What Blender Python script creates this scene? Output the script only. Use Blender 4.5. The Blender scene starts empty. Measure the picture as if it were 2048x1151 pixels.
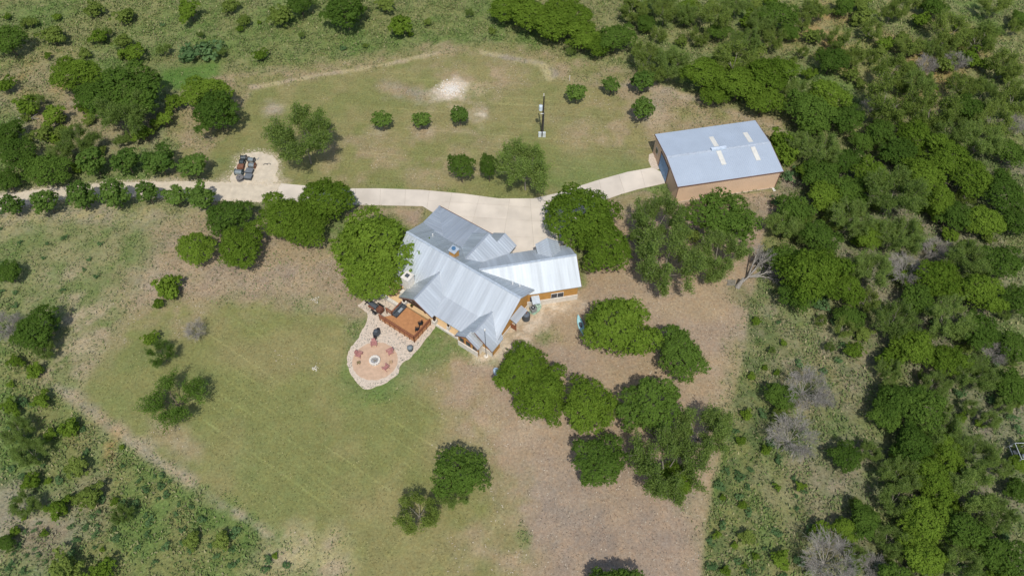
import bpy, math, random
import numpy as np
from mathutils import Vector, Matrix

random.seed(7); RNG = np.random.default_rng(7)
S = bpy.context.scene
C = bpy.context.collection

# ------------------------------------------------------------------ camera
F_PX = 1460.0; CAM_H = 86.0
TH = math.atan(1015.0 / F_PX)
cd = bpy.data.cameras.new('camera'); cam = bpy.data.objects.new('camera', cd); C.objects.link(cam)
cam.location = (0, 0, CAM_H); cam.rotation_euler = (TH, 0, 0)
cd.sensor_width = 36; cd.lens = 36 * F_PX / 2048; cd.clip_end = 5000; cd.clip_start = 1
S.camera = cam
# ------------------------------------------------------------------ light
SUN_EL = 58.5; SUN_AZ = (0.09, -1.0)
w = bpy.data.worlds.new('World'); S.world = w; w.use_nodes = True
nt = w.node_tree; bg = nt.nodes['Background']
sky = nt.nodes.new('ShaderNodeTexSky'); sky.sky_type = 'NISHITA'; sky.sun_disc = False
sky.sun_elevation = math.radians(SUN_EL); sky.sun_rotation = math.radians(175)
sky.dust_density = 1.5
nt.links.new(sky.outputs[0], bg.inputs[0]); bg.inputs[1].default_value = 0.13
ld = bpy.data.lights.new('sun', 'SUN'); ld.energy = 3.3; ld.angle = math.radians(0.53); ld.color = (1, .965, .9)
sun = bpy.data.objects.new('sun', ld); C.objects.link(sun)
sd = Vector((SUN_AZ[0], SUN_AZ[1], 0)).normalized() * math.cos(math.radians(SUN_EL)); sd.z = math.sin(math.radians(SUN_EL))
sun.rotation_euler = sd.to_track_quat('Z', 'Y').to_euler(); sun.location = (0, -40, 120)
S.view_settings.view_transform = 'Standard'; S.view_settings.look = 'None'
S.view_settings.exposure = 0.0; S.view_settings.gamma = 1; S.view_settings.use_curve_mapping = False
S.cycles.max_bounces = 6; S.cycles.diffuse_bounces = 3; S.cycles.transparent_max_bounces = 6

# ------------------------------------------------------------------ survey: image ray -> place on the ground
ST, CT = math.sin(TH), math.cos(TH)
def P(x, y, z=0.0):
    a = (x - 1024) / F_PX; b = (y - 575.5) / F_PX
    d = Vector((a, ST - b * CT, -CT - b * ST))
    return Vector((0, 0, CAM_H)) + d * ((z - CAM_H) / d.z)
def Q(p):
    dx, dy, dz = p[0], p[1], p[2] - CAM_H
    k = dy * ST - dz * CT
    return (1024 + F_PX * dx / k, 575.5 - F_PX * (dy * CT + dz * ST) / k)
def mpp(x, y):   # metres per picture pixel at a place
    p = P(x, y); return (p - Vector((0, 0, CAM_H))).dot(Vector((0, ST, -CT))) / F_PX

# ------------------------------------------------------------------ helpers
def tag(o, label=None, cat=None, group=None, kind=None):
    if label: o['label'] = label
    if cat: o['category'] = cat
    if group: o['group'] = group
    if kind: o['kind'] = kind
    return o
def empty(name, loc, label=None, cat=None, group=None):
    o = bpy.data.objects.new(name, None); o.location = loc; C.objects.link(o); o.empty_display_size = .3
    return tag(o, label, cat, group)
def link(name, me, parent=None, loc=None):
    o = bpy.data.objects.new(name, me); C.objects.link(o)
    if parent: o.parent = parent
    if loc is not None: o.location = loc
    return o
class MB:
    def __init__(s): s.v = []; s.f = []
    def add(s, vs, fs):
        n = len(s.v); s.v += [tuple(v) for v in vs]; s.f += [tuple(i + n for i in f) for f in fs]; return s
    def box(s, c, d, rz=0, taper=1.0):
        m = Matrix.Rotation(rz, 3, 'Z'); h = [d[0] / 2, d[1] / 2, d[2] / 2]; vs = []
        for k in (-1, 1):
            t = taper if k > 0 else 1
            for i, j in ((-1, -1), (1, -1), (1, 1), (-1, 1)):
                vs.append(m @ Vector((i * h[0] * t, j * h[1] * t, k * h[2])) + Vector(c))
        return s.add(vs, [(3, 2, 1, 0), (4, 5, 6, 7), (0, 1, 5, 4), (1, 2, 6, 5), (2, 3, 7, 6), (3, 0, 4, 7)])
    def tube(s, a, b, r0, r1=None, n=8, caps=True):
        if r1 is None: r1 = r0
        a = Vector(a); b = Vector(b); q = (b - a).to_track_quat('Z', 'Y'); vs = []
        for p, r in ((a, r0), (b, r1)):
            for i in range(n):
                t = 2 * math.pi * i / n; vs.append(q @ Vector((r * math.cos(t), r * math.sin(t), 0)) + p)
        fs = [(i, (i + 1) % n, n + (i + 1) % n, n + i) for i in range(n)]
        if caps: fs += [tuple(range(n - 1, -1, -1)), tuple(range(n, 2 * n))]
        return s.add(vs, fs)
    def bar(s, a, b, w_, h_):     # rectangular bar
        a = Vector(a); b = Vector(b); d = (b - a).normalized()
        up = Vector((0, 0, 1)) if abs(d.z) < .95 else Vector((0, 1, 0))
        x = d.cross(up).normalized() * w_ / 2; z = x.cross(d).normalized() * h_ / 2; vs = []
        for p in (a, b): vs += [p - x - z, p + x - z, p + x + z, p - x + z]
        return s.add(vs, [(3, 2, 1, 0), (4, 5, 6, 7), (0, 1, 5, 4), (1, 2, 6, 5), (2, 3, 7, 6), (3, 0, 4, 7)])
    def prism(s, pts, z0, z1):
        n = len(pts)
        area = sum(pts[i][0] * pts[(i + 1) % n][1] - pts[(i + 1) % n][0] * pts[i][1] for i in range(n))
        if area < 0: pts = pts[::-1]
        vs = [(p[0], p[1], z0) for p in pts] + [(p[0], p[1], z1) for p in pts]
        return s.add(vs, [tuple(range(n - 1, -1, -1)), tuple(range(n, 2 * n))] + [(i, (i + 1) % n, n + (i + 1) % n, n + i) for i in range(n)])
    def plate(s, pts, off):       # polygon in 3D thickened along vector off
        n = len(pts); off = Vector(off); pts = [Vector(p) for p in pts]
        vs = pts + [p + off for p in pts]
        return s.add(vs, [tuple(range(n)), tuple(range(2 * n - 1, n - 1, -1))] + [(i, n + i, n + (i + 1) % n, (i + 1) % n) for i in range(n)])
    def lathe(s, c, prof, n=16):
        c = Vector(c); vs = []
        for r, z in prof:
            for i in range(n):
                t = 2 * math.pi * i / n; vs.append(c + Vector((r * math.cos(t), r * math.sin(t), z)))
        fs = []
        for k in range(len(prof) - 1):
            for i in range(n):
                j = (i + 1) % n; fs.append((k * n + i, k * n + j, (k + 1) * n + j, (k + 1) * n + i))
        fs.append(tuple(range(n - 1, -1, -1))); fs.append(tuple((len(prof) - 1) * n + i for i in range(n)))
        return s.add(vs, fs)
    def build(s, name, m, parent=None, world=True, smooth=False):
        off = parent_loc(parent) if (parent and world) else Vector((0, 0, 0))
        me = bpy.data.meshes.new(name)
        me.from_pydata([(v[0] - off[0], v[1] - off[1], v[2] - off[2]) for v in s.v], [], s.f)
        if smooth: me.shade_smooth()
        me.materials.append(m); me.update()
        return link(name, me, parent)
def parent_loc(p):
    t = Vector((0, 0, 0))
    while p: t = t + Vector(p.location); p = p.parent
    return t
def copy_tree(o, parent=None):
    c = o.copy(); C.objects.link(c); c.parent = parent
    for ch in [x for x in ALLCH.get(o.name, [])]: copy_tree(ch, c)
    return c
ALLCH = {}
def reg(o):
    ALLCH[o.name] = list(o.children)
    for c in o.children: reg(c)

# ------------------------------------------------------------------ materials
def mat(name, col, rough=.8, metal=0.0, var=.15, scale=3.0, bump=0.0, bscale=20.0, spec=.3, col2=None, coords='Object', detail=5):
    m = bpy.data.materials.new(name); m.use_nodes = True; n = m.node_tree; b = n.nodes['Principled BSDF']
    b.inputs['Roughness'].default_value = rough; b.inputs['Metallic'].default_value = metal
    b.inputs['Specular IOR Level'].default_value = spec
    tc = n.nodes.new('ShaderNodeTexCoord'); no = n.nodes.new('ShaderNodeTexNoise')
    no.inputs['Scale'].default_value = scale; no.inputs['Detail'].default_value = detail
    n.links.new(tc.outputs[coords], no.inputs['Vector'])
    cr = n.nodes.new('ShaderNodeValToRGB')
    a = [max(0, c * (1 - var)) for c in col]; c2 = col2 or [min(1, c * (1 + var)) for c in col]
    cr.color_ramp.elements[0].position = .3; cr.color_ramp.elements[1].position = .7
    cr.color_ramp.elements[0].color = (*a, 1); cr.color_ramp.elements[1].color = (*c2, 1)
    n.links.new(no.outputs['Fac'], cr.inputs[0]); n.links.new(cr.outputs[0], b.inputs['Base Color'])
    if bump:
        n2 = n.nodes.new('ShaderNodeTexNoise'); n2.inputs['Scale'].default_value = bscale; n2.inputs['Detail'].default_value = 4
        n.links.new(tc.outputs[coords], n2.inputs['Vector'])
        bp = n.nodes.new('ShaderNodeBump'); bp.inputs['Strength'].default_value = bump; bp.inputs['Distance'].default_value = .05
        n.links.new(n2.outputs['Fac'], bp.inputs['Height']); n.links.new(bp.outputs[0], b.inputs['Normal'])
    return m
def leafmat(name, c1, c2, trans=.42, hue=.0):
    m = bpy.data.materials.new(name); m.use_nodes = True; n = m.node_tree
    for x in list(n.nodes): n.nodes.remove(x)
    out = n.nodes.new('ShaderNodeOutputMaterial'); mix = n.nodes.new('ShaderNodeMixShader')
    d = n.nodes.new('ShaderNodeBsdfDiffuse'); t = n.nodes.new('ShaderNodeBsdfTranslucent')
    at = n.nodes.new('ShaderNodeAttribute'); at.attribute_name = 'tone'
    oi = n.nodes.new('ShaderNodeObjectInfo')
    ad = n.nodes.new('ShaderNodeMath'); ad.operation = 'MULTIPLY_ADD'; ad.inputs[1].default_value = .40; 
    n.links.new(oi.outputs['Random'], ad.inputs[0])
    mu = n.nodes.new('ShaderNodeMath'); mu.operation = 'MULTIPLY'; mu.inputs[1].default_value = .62
    n.links.new(at.outputs['Fac'], mu.inputs[0]); n.links.new(mu.outputs[0], ad.inputs[2])
    cr = n.nodes.new('ShaderNodeValToRGB'); cr.color_ramp.elements[0].color = (*c1, 1); cr.color_ramp.elements[1].color = (*c2, 1)
    n.links.new(ad.outputs[0], cr.inputs[0])
    n.links.new(cr.outputs[0], d.inputs[0])
    br = n.nodes.new('ShaderNodeMix'); br.data_type = 'RGBA'; br.blend_type = 'MULTIPLY'; br.inputs[0].default_value = 1
    n.links.new(cr.outputs[0], br.inputs[6]); br.inputs[7].default_value = (1.0, 1.15, .55, 1)
    n.links.new(br.outputs[2], t.inputs[0])
    mix.inputs[0].default_value = trans
    n.links.new(d.outputs[0], mix.inputs[1]); n.links.new(t.outputs[0], mix.inputs[2]); n.links.new(mix.outputs[0], out.inputs[0])
    return m
M = {}
M['oak'] = leafmat('leaf_oak', (.068, .130, .013), (.255, .365, .050))
M['dark'] = leafmat('leaf_dark', (.045, .098, .016), (.175, .275, .048))
M['feather'] = leafmat('leaf_feather', (.105, .165, .034), (.285, .375, .098))
M['pale'] = leafmat('leaf_pale', (.11, .165, .028), (.29, .36, .085))
M['young'] = leafmat('leaf_young', (.060, .125, .024), (.215, .325, .066))
M['weed'] = leafmat('leaf_weed', (.060, .125, .045), (.19, .30, .12))
M['bark'] = mat('bark', (.12, .095, .07), .95, var=.3, scale=8)
M['palebark'] = mat('pale_bark', (.24, .215, .17), .95, var=.25, scale=6)
M['deadwood'] = mat('dead_wood', (.30, .275, .24), .95, var=.25, scale=5)

# ------------------------------------------------------------------ ground: painted from surveyed patches
def noise2(x, y, sc, seed, octs=4):
    out = np.zeros_like(x); amp = 1; tot = 0
    for o in range(octs):
        r = np.random.default_rng(seed * 31 + o); n = 256; g = r.random((n, n))
        fx = x / sc * 2 ** o; fy = y / sc * 2 ** o
        ix = np.floor(fx).astype(int); iy = np.floor(fy).astype(int); tx = fx - ix; ty = fy - iy
        tx = tx * tx * (3 - 2 * tx); ty = ty * ty * (3 - 2 * ty)
        a = g[ix % n, iy % n]; b = g[(ix + 1) % n, iy % n]; c = g[ix % n, (iy + 1) % n]; d = g[(ix + 1) % n, (iy + 1) % n]
        out += amp * ((a * (1 - tx) + b * tx) * (1 - ty) + (c * (1 - tx) + d * tx) * ty); tot += amp; amp *= .55
    return out / tot
def sdist(px, py, poly):     # signed distance, >0 inside
    n = len(poly); inside = np.zeros(px.shape, bool); d = np.full(px.shape, 1e9)
    for i in range(n):
        x1, y1 = poly[i]; x2, y2 = poly[(i + 1) % n]
        ex, ey = x2 - x1, y2 - y1
        t = np.clip(((px - x1) * ex + (py - y1) * ey) / (ex * ex + ey * ey + 1e-9), 0, 1)
        d = np.minimum(d, (px - x1 - t * ex) ** 2 + (py - y1 - t * ey) ** 2)
        c = ((y1 > py) != (y2 > py))
        with np.errstate(divide='ignore', invalid='ignore'):
            xi = (x2 - x1) * (py - y1) / (y2 - y1 + 1e-12) + x1
        inside ^= c & (px < xi)
    return np.where(inside, 1, -1) * np.sqrt(d)
def poly(*pts): return [tuple(P(x, y)[:2]) for x, y in pts]
def blob(x, y, rx, ry=None, n=14, a=0):
    ry = ry or rx; out = []
    for i in range(n):
        t = 2 * math.pi * i / n; k = random.uniform(.8, 1.2)
        out.append(tuple(P(x + rx * k * math.cos(t) * math.cos(a) - ry * k * math.sin(t) * math.sin(a), y + ry * k * math.sin(t) * math.cos(a) + rx * k * math.cos(t) * math.sin(a))[:2]))
    return out
LAWN = (.186, .198, .072); LAWN2 = (.145, .188, .066); LAWN3 = (.236, .218, .096)
DRY = (.335, .258, .168); DRY2 = (.40, .325, .23); STRAW = (.41, .36, .20)
MULCH = (.315, .245, .178); MULCH2 = (.255, .208, .166); GREEN = (.130, .195, .055)
ROUGH = (.195, .212, .080); ROUGH2 = (.245, .235, .12); ORANGE = (.40, .25, .12); GREYB = (.30, .265, .21)
WHITE = (.62, .55, .45); CALICHE = (.56, .48, .37)
# (polygon, colour a, colour b, edge softness m, edge wobble m, strength, roughness 0..1 (tall cover), noise scale)
REG = [
 # rough meadow, orange and grey patches in the corners
 (blob(1880, 130, 150, 90), ORANGE, ROUGH2, 6, 6, .55, .9, 5), (blob(1640, 60, 60, 60), ORANGE, ROUGH2, 5, 5, .7, .6, 4),
 (blob(110, 170, 110, 50), DRY, ORANGE, 6, 6, .5, .7, 4), (blob(180, 240, 160, 60), DRY, GREYB, 6, 6, .6, .5, 4),
 (poly((0, 0), (1000, 0), (1000, 60), (800, 90), (560, 110), (300, 90), (0, 60)), ROUGH, GREEN, 8, 8, .6, 1, 6),
 (poly((420, 110), (900, 70), (1100, 80), (1090, 60), (900, 20), (500, 40)), GREEN, ROUGH, 6, 6, .55, 1, 3),
 (poly((310, 130), (430, 120), (440, 150), (360, 175), (320, 160)), GREEN, LAWN2, 2, 2, .9, .2, 3),
 # dry strip round the back yard
 (poly((430, 150), (530, 140), (700, 118), (900, 85), (1010, 88), (1150, 120), (1280, 150), (1560, 240), (1540, 330), (1290, 320), (1180, 200), (900, 130), (520, 190), (420, 350), (350, 345), (330, 250)), DRY, LAWN3, 1.5, 2, .75, .25, 3),
 # back lawn
 (poly((500, 178), (640, 152), (760, 133), (880, 108), (960, 108), (1080, 128), (1120, 160), (1260, 200), (1310, 260), (1330, 340), (1200, 360), (1080, 398), (900, 386), (700, 376), (560, 366), (440, 366), (430, 300), (470, 230)), LAWN, LAWN3, 1.2, 1.5, .95, 0, 5),
 (poly((-40, 390), (139, 367), (313, 358), (430, 358), (462, 335), (470, 312), (500, 298), (540, 304), (562, 314), (563, 350), (580, 362), (560, 374), (430, 372), (220, 374), (60, 390), (-40, 404)), CALICHE, DRY2, .7, .8, .75, .05, 1),
 (poly((-40, 400), (60, 404), (140, 394), (300, 392), (487, 402), (545, 400), (540, 407), (480, 409), (300, 399), (140, 404), (60, 418), (-40, 434)), DRY2, CALICHE, .7, .9, .6, .05, 1),
 (blob(1250, 260, 110, 60), DRY, LAWN3, 5, 4, .7, .1, 3), (blob(950, 150, 80, 45), DRY, LAWN3, 4, 4, .85, .1, 3),
 (blob(820, 320, 160, 45), DRY, LAWN, 6, 5, .7, .1, 3), (blob(1180, 350, 100, 35), LAWN2, GREEN, 4, 3, .7, 0, 3),
 (blob(800, 180, 55, 12, a=.15), GREYB, DRY, 2, 2, .8, .2, 2), (blob(547, 217, 24, 16), DRY2, GREYB, 1.5, 1.5, .8, .1, 1.5),
 (blob(930, 200, 60, 40), DRY2, LAWN3, 3, 3, .6, .1, 2), (blob(902, 179, 31, 20), WHITE, CALICHE, 1.2, 1.6, .95, 0, .8),
 (blob(960, 182, 26, 16), GREEN, STRAW, 2, 2, .55, .4, 1), (blob(955, 228, 22, 8), DRY2, WHITE, 1, 1.5, .6, 0, 1),
 (blob(1300, 220, 25, 30), GREYB, DRY2, 2, 2, .6, .1, 2), (blob(850, 262, 30, 12), DRY, DRY2, 1.5, 1.5, .6, .1, 1.5),
 (blob(765, 265, 26, 10), DRY, DRY2, 1.5, 1.5, .5, .1, 1.5), (blob(920, 262, 30, 12), DRY, DRY2, 1.5, 1.5, .6, .1, 1.5),
 (poly((1240, 170), (1420, 210), (1600, 280), (1560, 260), (1500, 235), (1400, 195), (1300, 160)), DRY2, GREYB, .8, .8, .8, .1, 2),
 (poly((325, 138), (425, 130), (436, 150), (400, 165), (360, 180), (330, 172), (312, 155)), (.085, .165, .035), (.11, .19, .045), .8, .8, .95, .2, 3),
 (poly((500, 172), (640, 147), (760, 128), (880, 103), (880, 108), (760, 134), (640, 153), (500, 180)), STRAW, DRY2, .5, .6, .85, .2, 2),
 (poly((960, 100), (1085, 124), (1120, 150), (1100, 160), (1080, 132), (960, 108)), STRAW, GREYB, .5, .6, .8, .2, 2),
 (poly((440, 290), (520, 260), (560, 330), (540, 366), (400, 366)), LAWN2, LAWN, 4, 3, .7, 0, 3),
 # left of house, below the drive
 (poly((0, 415), (300, 400), (560, 405), (640, 480), (500, 560), (280, 610), (240, 680), (140, 800), (90, 700), (0, 500)), LAWN2, ROUGH2, 5, 5, .9, .5, 3.5),
 (poly((0, 420), (420, 410), (440, 440), (300, 450), (150, 440), (0, 455)), STRAW, GREYB, 3, 3, .6, .4, 1.2),
 (poly((330, 430), (560, 420), (680, 480), (780, 560), (740, 640), (560, 620), (300, 610), (250, 590), (300, 500)), DRY, MULCH, 4, 4, .85, .25, 3),
 (blob(480, 560, 120, 34), DRY2, MULCH2, 4, 4, .6, .3, 1.3), (blob(305, 580, 30, 45), GREYB, DRY2, 2.5, 3, .8, .4, 1.2),
 (poly((100, 560), (240, 600), (260, 640), (200, 760), (120, 800), (100, 700)), DRY2, LAWN2, 4, 4, .7, .5, 2),
 # front lawn
 (poly((285, 615), (420, 600), (560, 612), (690, 640), (700, 720), (760, 800), (860, 740), (910, 700), (960, 760), (940, 830), (1000, 900), (1010, 960), (1060, 1060), (1030, 1200), (740, 1200), (640, 1110), (560, 1060), (420, 985), (330, 935), (240, 880), (150, 800), (200, 720), (240, 650)), LAWN, LAWN3, 1.0, 1.3, .95, 0, 7),
 (poly((160, 800), (330, 640), (420, 700), (360, 900), (260, 880)), LAWN2, LAWN, 6, 4, .6, 0, 5),
 (blob(480, 930, 110, 40, a=.5), LAWN2, LAWN, 6, 5, .5, 0, 4), (blob(350, 875, 50, 16, a=.6), DRY2, DRY, 2, 2, .6, .1, 1.2),
 (poly((700, 800), (780, 800), (860, 740), (900, 720), (900, 690), (860, 680), (780, 740), (690, 720), (670, 760)), GREEN, LAWN2, 1.5, 1.5, .8, .2, 2),
 (poly((230, 560), (520, 585), (640, 600), (600, 640), (330, 650), (240, 700), (190, 720)), LAWN, DRY, 4, 5, .5, .1, 2),
 # lower left brush edge
 (poly((110, 770), (165, 790), (250, 862), (340, 930), (420, 985), (500, 1036), (580, 1090), (530, 1068), (415, 994), (330, 941), (240, 884), (120, 795)), DRY2, GREYB, .8, 1.0, .75, .4, 1.2),
 (poly((0, 760), (100, 780), (240, 890), (340, 960), (500, 1070), (600, 1200), (0, 1200)), ROUGH, GREEN, .6, .8, .9, 1, 3),
 (blob(60, 1040, 110, 60), GREYB, MULCH2, 5, 5, .75, .6, 2.5), (blob(190, 870, 25, 25), ORANGE, ROUGH2, 3, 3, .6, .7, 2),
 (blob(600, 1110, 70, 40), DRY2, STRAW, 3, 3, .8, .4, 1.5),
 # bare ground around the shade trees
 (poly((1080, 600), (1170, 570), (1200, 400), (1290, 380), (1350, 400), (1560, 380), (1580, 330), (1600, 400), (1540, 430), (1500, 600), (1490, 700), (1478, 760), (1462, 830), (1445, 900), (1428, 980), (1412, 1060), (1402, 1230), (1030, 1230), (1060, 1080), (1010, 960), (980, 880), (930, 820), (900, 770), (900, 720), (1000, 730)), MULCH, DRY, .5, .45, .97, .05, 4),
 (poly((1000, 900), (1250, 960), (1390, 950), (1360, 1230), (1050, 1230)), MULCH, MULCH2, 5, 5, .85, .05, 1.6),
 (blob(1130, 1010, 60, 45), MULCH2, GREYB, 4, 4, .6, .05, 1.5), (blob(1350, 1050, 50, 100), MULCH2, MULCH, 5, 4, .6, .05, 2),
 (blob(1000, 860, 90, 50), DRY2, DRY, 5, 4, .6, .1, 1.6), (blob(1270, 400, 60, 20), LAWN, LAWN3, 3, 3, .8, 0, 3), (blob(1010, 1120, 60, 40), LAWN, DRY, 6, 5, .6, 0, 3),
 (blob(1090, 670, 24, 22), LAWN2, DRY, 2, 2, .8, .3, 1.2), (blob(1300, 640, 60, 60), DRY2, MULCH, 5, 4, .5, .1, 2),
 (poly((1000, 660), (1060, 600), (1150, 590), (1165, 610), (1100, 640), (1060, 670), (1010, 720), (960, 740), (930, 705), (960, 690)), CALICHE, DRY2, 1.2, 1.3, .9, 0, 1),
 (poly((715, 412), (850, 414), (830, 450), (790, 430), (700, 430)), MULCH, DRY, 1, 1, .95, 0, 2),
 (blob(900, 690, 40, 14, a=.5), DRY, LAWN2, 2, 2, .6, 0, 2), (blob(905, 800, 60, 26, a=.7), DRY, MULCH, 4, 3, .7, 0, 3),
 # right meadow and woodland floor
 (poly((1500, 620), (1720, 640), (1760, 740), (1700, 820), (1560, 800), (1480, 760)), ROUGH, GREYB, 4, 4, .7, 1, 2.5),
 (blob(1640, 740, 80, 45), ORANGE, ROUGH2, 4, 4, .35, .9, 1.5), (poly((1480, 780), (1560, 820), (1560, 1200), (1405, 1200), (1420, 1000)), GREEN, ROUGH, 3, 3, .75, 1, 2.5),
 (blob(1680, 955, 85, 45), GREYB, MULCH2, 4, 4, .8, .4, 2), (blob(1990, 850, 80, 60), GREYB, GREYB, 4, 4, .8, .6, 2), (poly((880, 740), (960, 800), (1010, 900), (1050, 1000), (1080, 1100), (1090, 1200), (1000, 1200), (990, 1000), (940, 880), (870, 790)), LAWN3, DRY, 3.5, 5, .6, .1, 2),
 (poly((1500, 600), (1540, 640), (1560, 760), (1540, 900), (1500, 1000), (1490, 1230), (1404, 1230), (1415, 1060), (1431, 980), (1448, 900), (1465, 830), (1481, 760), (1493, 700)), (.105, .145, .052), ROUGH, .5, .45, .9, 1, 1.6),
 (poly((1540, 430), (1640, 330), (1900, 250), (2048, 250), (2048, 1151), (1700, 1151), (1760, 900), (1700, 640)), (.11, .145, .055), (.215, .195, .15), 8, 8, .75, .9, 3),  # olive and grey-brown floor; dimming by cloud and vignette also painted into the colour
 (poly((1500, 620), (1760, 640), (1740, 1151), (1490, 1151), (1540, 880)), (.12, .15, .06), (.24, .215, .14), 5, 6, .55, .9, 1.8),  # clearing and strip, same right-side dimming mixed into their olive and tan
]
def ground_eval(X, Y):
    wob = noise2(X, Y, 5, 3, 4) - .5; wob2 = noise2(X, Y, 1.6, 9, 3) - .5
    b1 = noise2(X, Y, 9, 11, 5)[..., None]; b2 = noise2(X, Y, 2.2, 12, 4)[..., None]
    k = np.clip((b1 - .5) * 5 + .5, 0, 1); k2 = np.clip((b2 - .48) * 5 + .5, 0, 1)
    col = np.array(ROUGH) * (1 - k) + np.array(GREEN) * k
    col = col * (1 - k2 * .5) + np.array(ROUGH2) * k2 * .5
    rough = np.ones(X.shape) * .9
    for i, (pl, ca, cb, soft, wb, st, ro, ns) in enumerate(REG):
        xs = [p[0] for p in pl]; ys = [p[1] for p in pl]; mg = soft + wb + 2
        mk = (X > min(xs) - mg) & (X < max(xs) + mg) & (Y > min(ys) - mg) & (Y < max(ys) + mg)
        if not mk.any(): continue
        x = X[mk]; y = Y[mk]
        d = sdist(x, y, pl) + wob[mk] * wb * 2.2 + wob2[mk] * min(wb, 2) * 1.3
        a = np.clip(d / soft * .5 + .5, 0, 1); a = a * a * (3 - 2 * a) * st
        n = np.clip((noise2(x, y, ns, 50 + i, 4) - .5) * 4 + .5, 0, 1)[:, None]
        c = np.array(ca) * (1 - n) + np.array(cb) * n
        col[mk] = col[mk] * (1 - a[:, None]) + c * a[:, None]
        rough[mk] = rough[mk] * (1 - a) + ro * a
    return col, rough
def axis(lo, hi, step, outs):
    a = np.arange(lo, hi + step / 2, step); l = [lo - o for o in outs[::-1]]; r = [a[-1] + o for o in outs]
    return np.concatenate([l, a, r])
outs = [4, 10, 20, 40, 80, 160, 320, 640, 1200, 2400]
gx = axis(-128, 128, .42, outs); gy = axis(8, 150, .42, outs)
X, Y = np.meshgrid(gx, gy)
gcol, grough = ground_eval(X, Y)
ny, nx = X.shape
gz = (noise2(X, Y, 3, 21, 3) - .5) * .12 * grough - .05 * grough
co = np.stack([X, Y, gz], -1).reshape(-1, 3)
ii = (np.arange(ny - 1)[:, None] * nx + np.arange(nx - 1)[None, :]).ravel()
quads = np.stack([ii, ii + 1, ii + nx + 1, ii + nx], 1)
def np_mesh(name, co, faces):     # faces (n,k)
    me = bpy.data.meshes.new(name); n, k = faces.shape
    me.vertices.add(len(co)); me.vertices.foreach_set('co', co.astype(np.float32).ravel())
    me.loops.add(n * k); me.loops.foreach_set('vertex_index', faces.astype(np.int32).ravel())
    me.polygons.add(n); me.polygons.foreach_set('loop_start', np.arange(0, n * k, k, dtype=np.int32))
    me.update(calc_edges=True); return me
gm = np_mesh('ground', co, quads)
def set_col(me, name, rgb):
    a = me.color_attributes.new(name, 'FLOAT_COLOR', 'POINT')
    a.data.foreach_set('color', np.concatenate([rgb, np.ones((len(rgb), 1))], 1).astype(np.float32).ravel())
set_col(gm, 'soil', gcol.reshape(-1, 3))
lawn_front = sdist(X.ravel(), Y.ravel(), poly((285, 615), (560, 612), (690, 640), (700, 720), (760, 800), (860, 760), (930, 830), (900, 960), (760, 1040), (700, 1151), (560, 1060), (330, 935), (150, 800)))
lawn_low = sdist(X.ravel(), Y.ravel(), poly((930, 830), (1000, 900), (1010, 960), (1060, 1060), (1030, 1200), (700, 1200), (760, 1040), (900, 960)))
lawn_back = sdist(X.ravel(), Y.ravel(), poly((500, 178), (760, 133), (1080, 128), (1310, 260), (1330, 340), (1200, 360), (1080, 398), (900, 386), (440, 366), (470, 230)))
for nm_, dd_ in (('mow_a', lawn_front), ('mow_b', lawn_low), ('mow_c', lawn_back)):
    aa_ = gm.attributes.new(nm_, 'FLOAT', 'POINT'); aa_.data.foreach_set('value', np.clip(dd_ / 5 + .3, 0, 1).astype(np.float32))
ra = gm.attributes.new('cover', 'FLOAT', 'POINT'); ra.data.foreach_set('value', grough.astype(np.float32).ravel())
gm.shade_smooth()
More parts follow.
